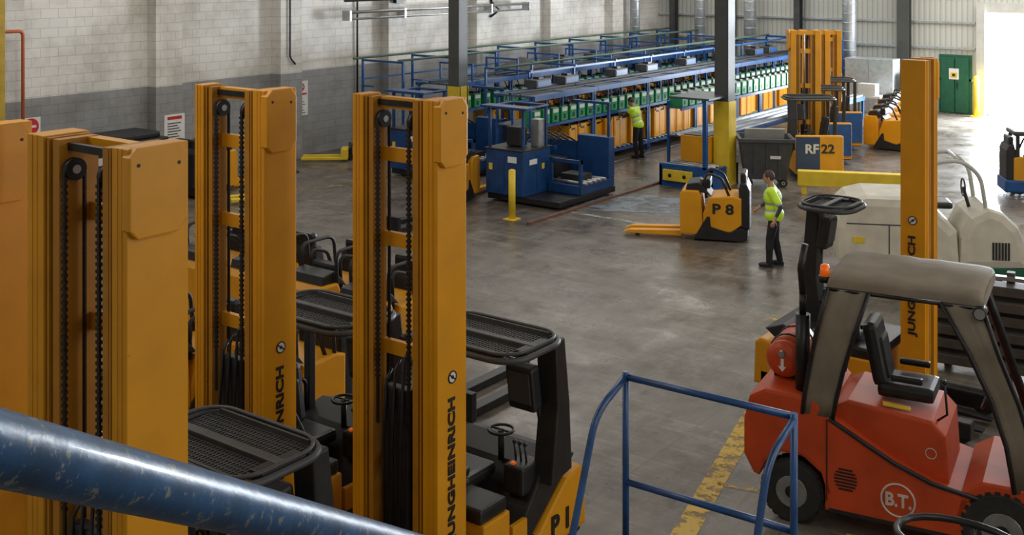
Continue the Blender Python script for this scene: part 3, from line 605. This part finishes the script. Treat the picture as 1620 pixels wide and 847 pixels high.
# ---------------------------------------------------------------- battery racks
def rack(L=3.0,roof=True):
    T=thing('battery_rack','blue steel battery rack bay with roof shelf','rack',(0,0,0),0,'battery rack bays')
    for yy in (.04,L-.04):
        for xx in (-.03,-1.1):
            S(BLU).bb(xx-.03,xx+.03,yy-.03,yy+.03,0,2.1).obj('post',T)
    for q in (.25,.5,.75): S(BLU).bb(-.06,-.01,L*q-.025,L*q+.025,1.36,2.1).obj('post',T)
    S(BLU).bb(-1.13,0,0,L,.18,.26).obj('lower_shelf',T)
    s=S(BLU); s.bb(-.02,.02,0,L,1.28,1.36); s.bb(-1.15,-1.11,0,L,1.30,1.36); s.m(SHELF).bb(-1.1,0,0,L,1.33,1.36); s.obj('charger_shelf',T)
    s=S(SHELF); s.bb(-1.15,.12,0,L,2.1,2.13); s.m(BLU).bb(.08,.14,0,L,2.02,2.15).bb(-1.2,-1.14,0,L,2.04,2.15).bb(-1.15,.1,L/2-.03,L/2+.03,2.13,2.15).bb(-1.15,.1,0,.05,2.13,2.15); s.m(BLK).bb(-.7,-.62,0,L,2.13,2.19).bb(-.35,-.30,0,L,2.13,2.17); s.m(PIP).bb(-.95,-.92,0,L,2.13,2.16); s.obj('roof_shelf',T)
    s=S(STE)
    for k in range(12): s.cyl((-.9,.15+k*.245,.29),(.02,.15+k*.245,.29),.025,n=8)
    s.obj('roller_bed',T,label='steel rollers')
    for k in range(6):
        y0=.3+k*.48; s=S(BLK); s.tube([(-.05,y0,2.05),(.02,y0+.05,1.85),(-.1,y0+.1,1.7)],.018,5); s.obj('charging_cable',T)
        s=S(BLK); s.tube([(-.05,y0,1.32),(.04,y0+.06,1.15),(-.1,y0+.12,1.08)],.018,5); s.obj('charging_cable',T)
    return T
def battery(w_=.40,h_=.86):
    s=S(YEL); s.bb(-.75,0,0,w_,.315,.315+h_,.012); s.bb(0,.008,.04,.08,.4,h_+.2); s.bb(0,.008,w_-.08,w_-.04,.4,h_+.2); s.m(BLK).bb(-.7,-.05,.04,w_-.04,.315+h_-.01,.315+h_+.015)
    s.m(DGR)
    for k in range(5):
        for j in range(2): s.cyl((-.62+k*.13,.12+j*.15,.31+h_),(-.62+k*.13,.12+j*.15,.345+h_),.025,n=6)
    s.m(BLK).bb(.0,.01,.12,w_-.12,.20+h_,.25+h_)
    return s
def charger():
    s=S(GRN); s.bb(-.4,-.0,0,.30,0,.38,.012); s.m(WHT).bb(0,.006,.03,.27,.25,.35); s.m(BLK).bb(.006,.01,.10,.20,.06,.18).bb(-.3,-.1,.08,.22,.38,.44); s.m(OFFW).bb(-.36,-.04,.03,.27,.38,.385)
    return s
rk=rack(); rk.location=(-17.0,23.6,0)
for i in range(1,6): dup(rk,(-17.0,23.6+i*3.02,0))
for i in range(0,6): dup(rk,(-20.6,24.6+i*3.02,0),0)
# equipment boxes on the rack roofs
eb=S(DGR); eb.bb(-.2,.2,-.35,.35,0,.22,.02); eb.m(BLU).bb(.2,.21,-.3,.3,.04,.18); eb.m(BLK).bb(-.1,.1,-.1,.1,.22,.28)
eb=eb.obj('equipment_box',loc=(-17.9,25.2,2.19),label='dark equipment box on the rack roof shelf',category='box',group='equipment boxes on rack roofs')
random.seed(11)
for x0 in (-17.85,-21.5):
    yy=26.5
    while yy<41:
        dup(eb,(x0+random.uniform(-.05,.05),yy,2.19)); yy+=random.choice((1.3,1.9,2.6))
bt=None; ct=None
BG='traction batteries in the rack'; CG='green chargers on the rack shelf'
random.seed(3)
for i in range(36):
    yy=25.4+i*.46
    if yy>41.3: break
    if bt is None: bt=battery().obj('traction_battery',loc=(-17.02,yy,0),label='yellow steel-cased traction battery in the charging rack',category='battery',group=BG)
    else:
        if i in (17,26): continue
        dup(bt,(-17.02-random.choice((0,.0,.08)),yy,0))
for i in range(42):
    yy=23.75+i*.42
    if yy>41.4: break
    if ct is None: ct=charger().obj('battery_charger',loc=(-17.0,yy,1.365),label='small green battery charger with white face',category='charger',group=CG)
    else: dup(ct,(-17.0,yy,1.365))
for i in range(38):
    yy=24.9+i*.46
    if yy>42: break
    dup(ct,(-20.6,yy,1.365))
    if i%2==0 and i>2: dup(bt,(-20.65,yy,0))
def table(L=3.0):
    T=thing('battery_bench','blue framed battery roller bench with grey rails on top','rack',(0,0,0),0,'roller benches')
    for yy in (.05,L-.05):
        for xx in (-1.25,-.05): S(BLU).bb(xx-.035,xx+.035,yy-.035,yy+.035,0,.8 if xx>-1 else 1.75).obj('leg',T)
    s=S(SHELF); s.bb(-1.2,0,0,L,.78,.82); s.m(STE)
    for xx in (-1.0,-.7,-.4,-.1): s.bb(xx-.03,xx+.03,0,L,.82,.87)
    s.obj('rail_top',T,label='grey steel rails')
    s=S(BLU); s.bb(-.03,.02,0,L,.68,.8); s.bb(-1.28,-1.23,0,L,.68,.8); s.obj('side_beam',T)
    s=S(SHELF); s.bb(-1.32,-.85,0,L,1.55,1.58); s.m(BLU).bb(-.86,-.82,0,L,1.5,1.58); s.obj('charger_shelf',T)
    return T
tb=table(); tb.location=(-14.1,27.8,0)
for i in range(1,4): dup(tb,(-14.1,27.8+i*3.02,0))
for i in range(28):
    yy=27.95+i*.42
    if yy>39.4: break
    dup(ct,(-14.97,yy,1.585))
def frame():
    T=thing('overhead_frame','blue tubular overhead cable frame','frame',(0,0,0),0,'overhead cable frames')
    S(BLU).bb(-.03,.03,-.03,.03,0,2.65).obj('post',T); S(BLU).bb(1.57,1.63,-.03,.03,0,2.65).obj('post',T)
    S(BLU).bb(-.03,1.63,-.03,.03,2.65,2.71).obj('cross_beam',T)
    S(BLU).bb(-.02,.02,.03,2.17,2.1,2.14).obj('side_beam',T)
    S(BLU).bb(.03,.45,-.02,.02,1.9,1.94).obj('bracket',T)
    return T
fr=frame(); fr.location=(-23.7,24.4,0)
for i in range(1,9): dup(fr,(-23.7,24.4+i*2.2,0))
g0=thing('cable_gantry','blue cable gantry above the rack roof','frame',(-19.6,25.0,0),0,'cable gantries above racks')
S(BLU).bb(0,.06,0,.06,0,2.6).obj('post',g0); S(BLU).bb(0,1.6,0,.06,2.6,2.65).obj('cross_beam',g0); S(BLU).bb(1.50,1.55,0,.05,2.16,2.6).obj('hanger',g0); S(BLU).bb(1.50,1.55,.06,2.18,2.56,2.61).obj('side_beam',g0)
for k in range(1,8): dup(g0,(-19.6,25.0+k*2.2,0))
g1=thing('cable_gantry','low blue cable hoop on the rack roof','frame',(-21.75,25.6,2.15),0,'cable hoops on racks')
S(BLU).bb(0,.05,0,.05,0,.45).obj('post',g1); S(BLU).bb(1.2,1.25,0,.05,0,.45).obj('post',g1); S(BLU).bb(0,1.25,0,.05,.45,.5).obj('cross_beam',g1)
for k in range(1,8): dup(g1,(-21.75,25.6+k*2.2,2.15))
for xx,zz,y0,y1 in ((-23.7,2.75,24,43),(-22.1,2.75,24.2,43),(-18.9,2.69,24.6,42.5)):
    s=S(PIP); s.cyl((xx,y0,zz),(xx,y1,zz),.035,n=8)
    s.obj('cable_rail',label='long green-grey overhead cable rail above the racks',category='rail',group='cable rails')
s=S(BLU); s.bb(-18.9,-15.8,42.2,42.28,2.6,2.68); 
for xx in (-18.9,-17.3,-15.8): s.bb(xx-.03,xx+.03,42.2,42.28,0,2.6)
s.obj('end_frame',label='blue frame across the far end of the racks',category='frame')
s=S(BLK); s.loft([[(-21.5+u*.16,27.6+v*.35,2.22+.38*math.exp(-((u-3)**2)/5-((v-3)**2)/6)+random.uniform(0,.05)) for v in range(7)] for u in range(7)],False)
o=s.obj('plastic_sheet_bundle',label='crumpled black sheet bundle on the rack roof',category='plastic sheet')
def extractor():
    T=thing('battery_extractor','blue battery changing cart with control cabinet on floor rails','battery changer',(-15.42,22.15,0),0,'battery changing carts')
    s=S(BLKM); s.bb(-.98,1.05,-1.1,1.3,.06,.2,.02); s.obj('chassis',T)
    s=S(BLUM); s.bb(-1.0,.08,-1.15,-.05,.2,1.22,.02); s.m(BLK).bb(-1.02,.10,-1.17,-.03,1.22,1.26,.01); s.m(BLKM).bb(-.46,-.455,-1.156,-1.15,.25,1.1); s.bb(.08,.084,-.62,-.615,.25,1.1)
    s.m(WHT).bb(-.35,-.1,-1.16,-1.15,.96,1.10); s.m(SIGY).bb(-.9,-.8,-1.16,-1.15,.75,.9); s.m(WHT).bb(.08,.086,-.9,-.6,.9,1.02); s.m(SIGY).bb(.08,.086,-.4,-.3,.75,.88); s.obj('control_cabinet',T,label='blue control cabinet with dark flat top')
    s=S(BLUM); s.bb(.1,1.05,-.2,1.25,.2,.42,.02); s.bb(.15,.22,-.2,-.12,.42,1.0); s.bb(.97,1.04,-.2,-.12,.42,1.0); s.bb(.15,1.04,-.2,-.12,.92,1.0)
    s.bb(.15,1.05,1.0,1.25,.42,1.40,.02); s.bb(-.98,-.9,.1,1.1,.2,1.22); s.bb(-.98,.1,.1,.18,1.14,1.22); s.bb(-.98,.1,1.02,1.1,.2,1.22); s.m(BLK).bb(-.85,-.0,.25,.95,.2,.85,.03); s.bb(.3,.9,.05,.5,.42,.62,.02); s.m(STE)
    for k in range(5): s.cyl((.2,-.1+k*.2,.47),(1.15,-.1+k*.2,.47),.035,n=10)
    s.m(BLK)
    for k in range(5): s.tube([(-.8+k*.2,.15,1.22),(-.7+k*.2,.4,1.5),(-.75+k*.2,1.05,1.22)],.022,6)
    s.obj('transfer_bed',T,label='blue transfer bed with steel rollers')
    for xx,yy in ((-.95,-1.05),(.02,-1.05),(-.95,-.15),(.02,-.15),(.95,1.15)):
        S(BLUM).bb(xx-.03,xx+.03,yy-.03,yy+.03,1.22,2.2).obj('post',T)
    S(BLUM).tube([(-.98,-1.08,2.2),(.04,-1.08,2.2),(.04,-.1,2.2),(-.98,-.1,2.2)],.035,8,True).obj('canopy_frame',T)
    S(BLUM).bb(-1.15,.2,-1.18,-.8,2.19,2.24).obj('canopy_board',T); S(BLUM).bb(-.05,1.0,1.1,1.2,2.16,2.22).obj('top_beam',T)
    s=S(BLK); s.box((-.5,-.6,1.5),(.4,.3,.45),.03); s.obj('operator_console',T,label='dark console on cabinet top')
    s=S(STE); s.bb(-.2,.02,-.45,-.2,1.26,1.9,.01); s.obj('switch_box',T,label='grey switch box')
    for xx in (.5,.75,.98): 
        s=S(STE); s.cyl((xx,-.95,.12),(xx,-.2,.12),.05,n=10); s.obj('roller',T)
    return T
ex=extractor(); dup(ex,(-19.35,23.1,0),0,'blue battery changing cart with cabinet next to the column')
s=S(BRN); s.bb(-14.22,-14.14,19.6,27.5,0,.05); s.obj('floor_rail',label='rust-brown steel guide rail fixed to the floor',category='rail',group='floor rails')
s=S(STE); s.bb(-16.65,-16.60,23.6,42,0,.04); s.obj('floor_rail',label='steel guide rail along the battery rack',category='rail',group='floor rails')
T=thing('rack_end_frame','blue steel rack end frame with yellow perforated buffer','frame',(-13.6,25.5,0),0)
s=S(BLU); s.bb(-.5,.95,-.4,-.33,0,.55); s.bb(-.5,.95,1.0,1.07,0,.5); s.bb(-.5,-.43,-.4,1.07,.0,.5); s.bb(.88,.95,-.4,1.07,0,.5); s.obj('base_frame',T)
for xx,yy in ((.75,.95),(.75,-.35)): S(BLU).bb(xx-.05,xx+.05,yy-.05,yy+.05,.5,2.2).obj('post',T)
S(SHELF).bb(-.2,.9,-.45,1.1,2.2,2.25).obj('top_board',T,label='flat grey top board')
s=S(SIGY); s.bb(-.35,.45,-.5,-.42,.15,.42,.01); s.m(BLK).cyl((-.15,-.505,.28),(-.15,-.5,.28),.05,n=12); s.cyl((.25,-.505,.28),(.25,-.5,.28),.05,n=12); s.obj('buffer',T,label='yellow buffer plate with two dark holes')
s=S(STE)
for k in range(5): s.cyl((-.4,-.2+k*.22,.5),(.85,-.2+k*.22,.5),.035,n=8)
s.obj('roller_bed',T)
s=S(YEL); s.bb(-13.85,-13.05,25.75,26.4,.535,1.2,.015); s.m(BLK).bb(-13.8,-13.1,25.8,26.35,1.2,1.22)
s.obj('traction_battery',label='large yellow traction battery on rack end frame',category='battery',group=BG)

# ---------------------------------------------------------------- truck row near column (RF22)
def rf(X,Y,mh,lab,num):
    t=reach_truck(lab,C(X,Y),214,mw=.80,mh=mh,lite=True,brand=False,grp='parked trucks',gz=2.0)
    s=S(YEL); s.bb(-.6,.6,1.9,2.09,.2,1.15,.04); s.obj('rear_cover',t)
    s=S(NAVY if num else BLU); s.bb(.0 if num else -.58,.60,2.09,2.11,.25,1.12,.01); s.obj('rear_panel',t,label='blue rear panel')
    if num:
        text('RF',t,'lettering',WHT,(.20,2.113,.82),(-1,0,0),(0,0,1),.24,.34,.03)
        text('22',t,'lettering',BLK,(-.20,2.093,.82),(-1,0,0),(0,0,1),.24,.34,.03)
    return t
rf(7.95,31.1,3.74,'orange-yellow reach truck marked RF 22 seen from behind',True)
rf(8.85,33.4,3.60,'orange-yellow and blue reach truck in a parked row',False)
rf(9.85,35.7,3.45,'orange-yellow and blue reach truck in a parked row',False)
for i,(X,Y) in enumerate(((11.35,34.0),(11.9,35.3),(12.5,36.7),(13.1,38.1))):
    pallet_truck('compact yellow and black tow tractor parked in a row',X,Y,-35,grp='far tow tractors',forks=False)
t3=pallet_truck('yellow truck with blue and black base by the loading door',12.6,27.6,170,grp='parked trucks')
s=S(BLU); s.bb(-.8,.7,-.43,.43,.05,.35,.04); s.obj('bumper',t3,label='blue bumper base')
s=S(DGR); s.bb(-.6,.5,-.42,.42,1.40,1.52,.05); s.obj('top_cover',t3)
for xx in (-.5,.4): 
    for yy in (-.35,.35): S(BLK).bb(xx-.04,xx+.04,yy-.04,yy+.04,.9,1.42).obj('cover_post',t3)
# ---------------------------------------------------------------- other low trucks (behind masts)
for i,(bx,by,rz) in enumerate(((-10.9,11.7,90),(-12.1,11.9,90),(-13.3,11.8,90),(-14.5,11.7,90),(-10.2,9.3,90),(-11.5,8.8,90),(-10.0,6.4,85))):
    pallet_truck('yellow and black ride-on truck with tubular side hoops',0,0,rz,b=(bx,by),hoop=True,grp='ride-on trucks with hoops',forks=(i!=0 and i!=4))
pallet_truck('yellow pallet truck standing by the block wall',0,0,-85,b=(-22.4,17.6),grp='pallet trucks')
pallet_truck('black and yellow truck beside the battery changer',-1.42,26.6,-115)
def jack(X,Y,rz,lab):
    x,y=C(X,Y); T=thing('hand_pallet_truck',lab,'pallet jack',(x,y,0),rz,'hand pallet trucks')
    for yy in (-.2,.2): S(SIGY).bb(-.6,.55,yy-.08,yy+.08,.06,.13,.01).obj('fork',T)
    s=S(SIGY); s.bb(.5,.7,-.28,.28,.06,.35,.02); s.m(BLKM).cyl((.75,0,.1),(.75,0,.5),.05); s.obj('pump_unit',T)
    s=S(BLKM); s.tube(fillet([(.75,0,.4),(1.0,0,.62)],.05),.02); s.tube([(1.0,-.12,.62),(1.0,.12,.62)],.018); s.obj('handle',T)
    s=S(); s.wheel((.75,0,.09),.09,.1,'y',BLKM); s.obj('wheel',T)
jack(-5.3,32.0,40,'small yellow hand pallet truck by the block wall')
jack(-6.0,26.6,60,'small yellow hand pallet truck standing on open floor')
def legs(X,Y,L,lab,rz=0):
    x,y=C(X,Y); T=thing('fork_attachment',lab,'forks',(x,y,0),rz,'loose fork attachments')
    for dx in (-.25,.25): S(BLKM).bb(dx-.08,dx+.08,0,L,0,.1,.01).obj('fork',T)
    S(BLKM).bb(-.4,.4,-.1,0,0,.35,.01).obj('backplate',T)
legs(-2.6,23.6,1.6,'pair of black steel forks resting on the floor')
legs(-.75,14.1,1.9,'pair of black steel forks on the floor behind the masts')
s=S(BLK); s.bb(-.55,.55,-1.1,1.1,0,1.4,.04); s.bb(-.5,.5,-.9,.9,1.4,1.55,.05); s.m(PINK).bb(.55,.56,-.9,-.2,1.2,1.35); s.m(OFFW).bb(.55,.56,-1,-.5,.95,1.12)
s.obj('charger_cabinet',loc=(-23.5,15.9,0),label='large black charger cabinet with rounded lid by the wall',category='cabinet')
s=S(GAL); s.bb(-.9,.9,-.4,.4,0,2.0,.02); s.m(STE).bb(-.01,.01,-.41,-.4,.1,1.9); s.obj('steel_cabinet',loc=(-14.6,42.1,0),label='plain metal cabinet against the far wall',category='cabinet')
s=S(BLU); s.bb(-.4,.4,-.3,.3,0,1.7,.02); s.m(OFFW).bb(-.3,.3,-.31,-.3,1.2,1.5); s.obj('blue_cabinet',loc=(-16.6,41.7,0),label='blue cabinet with pale panel near racks end',category='cabinet')
s=S(DGR); s.bb(-.3,.3,-.25,.25,0,1.5,.02); s.m(BLU).bb(-.25,.25,-.26,-.25,.9,1.3); s.obj('control_cabinet',loc=(-13.25,42.3,0),label='grey and blue electrical cabinet near the green door',category='cabinet')
s=S(OFFW); s.bb(-.5,.5,-.3,.3,.7,.78); s.bb(-.35,.3,-.2,.2,.78,1.2,.02); s.m(DGR)
for a in (-.45,.45):
    for b in (-.25,.25): s.bb(a-.03,a+.03,b-.03,b+.03,0,.7)
s.obj('workbench',loc=(-14.2,40.6,0),label='small workbench with pale equipment box',category='bench')

# ---------------------------------------------------------------- people
def remesh(s,name,vox,smooth_it=4):
    me=s.mesh(name); o=bpy.data.objects.new(name,me); SC.collection.objects.link(o)
    r=o.modifiers.new('r','REMESH'); r.mode='VOXEL'; r.voxel_size=vox; r.use_smooth_shade=True
    q=o.modifiers.new('s','SMOOTH'); q.iterations=smooth_it; q.factor=.5
    bpy.context.view_layer.update()
    m2=bpy.data.meshes.new_from_object(o.evaluated_get(bpy.context.evaluated_depsgraph_get())); bpy.data.objects.remove(o); m2.name=name
    m2.materials.clear(); return m2
def person(lab,loc,rz,lean,legsJ,armsJ,headpitch=0,full=.024,sleeve=.28):
    T=thing('person',lab,'person',(*loc,0),rz)
    hip=Vector(legsJ['hip']); R=Matrix.Rotation(lean,3,'Y')
    def tp(x,y,z): return hip+R@Vector((x,y,z))
    RH=Matrix.Rotation(lean*.5+headpitch,3,'Y'); neck=tp(.0,0,.55); head=neck+RH@Vector((.025,0,.155))
    sh={1:tp(0,.185,.47),-1:tp(0,-.185,.47)}
    hands={}
    def torso(s,g):
        s.ball(tp(0,0,.0),(.12+g,.165+g,.13),R); s.ball(tp(0,0,.16),(.105+g,.145+g,.17),R); s.ball(tp(.0,0,.34),(.12+g,.175+g,.19),R)
        s.cap(tp(0,.12,.45),tp(0,-.12,.45),.075+min(g,.024),.075+min(g,.024))
    def legs_(s,g):
        for k in (1,-1):
            hp=hip+Vector((0,.09*k,-.03)); kn=Vector(legsJ['knee'][k]); an=Vector(legsJ['ankle'][k])
            s.cap(hp,kn,.085+g,.058+g); s.cap(kn,an,.056+g,.04+g)
            s.cap(kn,kn+(an-kn)*.4,.055+g,.056+g)
    s=S(SKN); torso(s,0); legs_(s,0)
    s.cap(tp(0,0,.48),neck+RH@Vector((.01,0,.08)),.06,.052)
    s.ball(head,(.096,.076,.118),RH); s.ball(head+RH@Vector((.03,0,-.055)),(.06,.055,.06),RH)
    s.cap(head+RH@Vector((.09,0,.0)),head+RH@Vector((.108,0,-.025)),.011,.015)
    s.ball(head+RH@Vector((.083,0,-.065)),(.014,.026,.01),RH)
    for k in (1,-1): s.ball(head+RH@Vector((-.005,.078*k,-.01)),(.018,.009,.03),RH)
    for k in (1,-1):
        el=Vector(armsJ['elbow'][k]); wr=Vector(armsJ['wrist'][k]); s.cap(sh[k],el,.056,.042); s.cap(el,wr,.042,.028)
        d=(wr-el).normalized(); side=Vector((0,k*1.0,0)); u=d.cross(side).normalized(); sd=u.cross(d).normalized()
        palm=wr+d*.08; s.cap(wr,palm,.028,.03); hands[k]=palm
        for j,(off,ln) in enumerate(((-.030,.062),(-.010,.072),(.010,.068),(.028,.052))):
            b0=palm+u*off+d*.01; b1=b0+d*ln*.55-sd*.006; b2=b1+d*ln*.35-sd*ln*.45
            s.cap(b0,b1,.0095,.009); s.cap(b1,b2,.009,.008)
        tb_=wr+d*.03-u*.02; t1_=tb_+d*.03-u*.04-sd*.01; s.cap(tb_,t1_,.012,.010); s.cap(t1_,t1_+d*.03-u*.005,.010,.009)
    me=remesh(s,'body',.0075,3); me.materials.append(SHI); me.materials.append(SKN)
    for p in me.polygons:
        c=p.center; p.material_index=1 if ((c-head).length<.19 and (c-tp(0,0,.42)).length>.14) or any((c-h_).length<.14 for h_ in hands.values()) else 0
    b=bpy.data.objects.new('body',me); SC.collection.objects.link(b); b.parent=T; b['label']='body with head and hands'
    s=S(TRO); s.ball(tp(0,0,-.02),(.135,.182,.13),R); legs_(s,.018); me=remesh(s,'trousers',.012,4); me.materials.append(TRO); o=bpy.data.objects.new('trousers',me); SC.collection.objects.link(o); o.parent=T
    s=S(HIV); torso(s,full); s.ball(tp(0,0,.03),(.13+full,.17+full,.15),R)
    for k in (1,-1): s.cap(sh[k],sh[k]+(Vector(armsJ['elbow'][k])-sh[k])*sleeve,.078,.068)
    me=remesh(s,'vest',.012,4); me.materials.append(HIV); me.materials.append(REF)
    Ri=R.inverted()
    for p in me.polygons:
        q=Ri@(p.center-hip); p.material_index=1 if (.08<q.z<.13) or (.22<q.z<.27) or (q.z>.27 and .085<abs(q.y)<.125) else 0
    o=bpy.data.objects.new('hi_vis_vest',me); SC.collection.objects.link(o); o.parent=T; o['label']='yellow high-visibility vest with silver strips'
    for k in (1,-1):
        an=Vector(legsJ['ankle'][k]); z=an.z-.08
        s=S(BLK); s.ball((an.x+.06,an.y,z+.045),(.14,.052,.045)); s.cap((an.x,an.y,z+.06),(an.x,an.y,z+.13),.05,.048); s.bb(an.x-.07,an.x+.18,an.y-.045,an.y+.045,z,z+.025,.008); s.obj('shoe',T)
    s=S(HAI); s.ball(head+RH@Vector((-.014,0,.022)),(.098,.084,.112),RH); s.obj('hair',T)
    for k in (1,-1): S(BLK).ball(head+RH@Vector((.089,.03*k,.0)),(.008,.012,.007),RH).obj('eye',T)
    return T
person('person in yellow hi-vis vest and black trousers walking across the floor',C(4.82,20.9),36.7+165,.10,
 dict(hip=(0,0,.93),knee={1:(.08,.09,.50),-1:(-.01,-.09,.49)},ankle={1:(.09,.09,.08),-1:(-.10,-.09,.09)}),
 dict(elbow={1:(-.12,.29,1.14),-1:(.12,-.29,1.14)},wrist={1:(-.02,.31,.92),-1:(.30,-.26,1.0)}),.1,full=.05,sleeve=.75)
person('person in yellow hi-vis vest standing over batteries in the rack',(-16.50,28.15),180,.27,
 dict(hip=(0,0,.93),knee={1:(.03,.11,.50),-1:(-.02,-.11,.49)},ankle={1:(-.02,.12,.08),-1:(-.06,-.12,.08)}),
 dict(elbow={1:(.30,.26,1.18),-1:(.30,-.26,1.18)},wrist={1:(.50,.17,1.24),-1:(.50,-.17,1.24)}),.3,full=.035)

# ---------------------------------------------------------------- floor markings
def strip(pts,w_,mt,lab):
    s=S(mt); 
    for (a,b) in zip(pts[:-1],pts[1:]):
        a=Vector((*C(*a),0));b=Vector((*C(*b),0)); n=(b-a).cross(Vector((0,0,1))).normalized()*w_/2
        s.bm.faces.new([s.bm.verts.new(p+Vector((0,0,.004))) for p in (a-n,b-n,b+n,a+n)])
    s.obj('floor_marking',label=lab,category='floor marking',group='floor markings')
strip([(1.45,10.6),(3.0,14.1)],.24,MARK,'worn yellow painted line on concrete')
strip([(2.2,12.2),(3.6,11.6)],.1,MARK2,'faint yellow cross line on concrete')
strip([(3.2,11.0),(4.6,10.2)],.3,MARK,'worn yellow painted line beneath the forklift')
for k in range(5): strip([(3.35+k*.16,14.6+k*.8),(4.25+k*.16,14.4+k*.8)],.13,MARK2,'faint patchy yellow marks on concrete')
strip([(1.3,25.4),(3.3,23.9)],.14,MARKP,'worn pale line on concrete')
strip([(1.5,26.6),(5.0,25.9)],1.9,MARKB,'worn pale blue-grey painted floor patch')
strip([(-6.0,27.5),(-2.2,29.6)],.08,MARK2,'faint yellow line on concrete')
x,y=C(3.0,7.6); s=S(BLKM); s.tube([(x+.42*math.cos(k*.3),y+.3*math.sin(k*.3),1.72) for k in range(21)],.025,8,True)
for a in (0,1.57,3.14,4.71): s.cyl((x+.42*math.cos(a),y+.3*math.sin(a),0),(x+.42*math.cos(a),y+.3*math.sin(a),1.72),.02,n=8)
s.obj('tubular_stand',label='black tubular hoop frame standing on the floor',category='frame')

# ---------------------------------------------------------------- lights
def area(loc,sx,sy,e,col,rot=(0,0,0)):
    l=bpy.data.lights.new('area','AREA'); l.shape='RECTANGLE'; l.size=sx; l.size_y=sy; l.energy=e; l.color=col
    o=bpy.data.objects.new('ceiling_or_fill_light',l); SC.collection.objects.link(o); o.location=loc; o.rotation_euler=rot
for x in (-20,-10,2):
    for y,e in ((4,215),(16,225),(28,265),(39,295)): area((x,y,7.7),4,7,e,(1,.935,.84))
area((-8.1,43.45,2.0),5.2,3.6,5200,(.86,.93,1),(D2(-90),0,0))  # added area light in the door opening, boosts daylight and floor glare
area((7,12,5),6,3,300,(1,.93,.85),(0,D2(75),0))  # unseen side fill light aimed across the room, not a ceiling fitting
w=bpy.data.worlds.new('World'); SC.world=w; w.use_nodes=True; w.node_tree.nodes['Background'].inputs[0].default_value=(.9,.96,1,1); w.node_tree.nodes['Background'].inputs[1].default_value=5
SC.view_settings.view_transform='Standard'

# ---------------------------------------------------------------- camera
cd=bpy.data.cameras.new('Camera'); cam=bpy.data.objects.new('Camera',cd); SC.collection.objects.link(cam)
cam.location=(0,0,5.6); cam.rotation_euler=(D2(90),0,A); cd.lens=40; cd.sensor_width=36; cd.shift_y=-.299; cd.clip_start=.02; cd.clip_end=300
SC.camera=cam
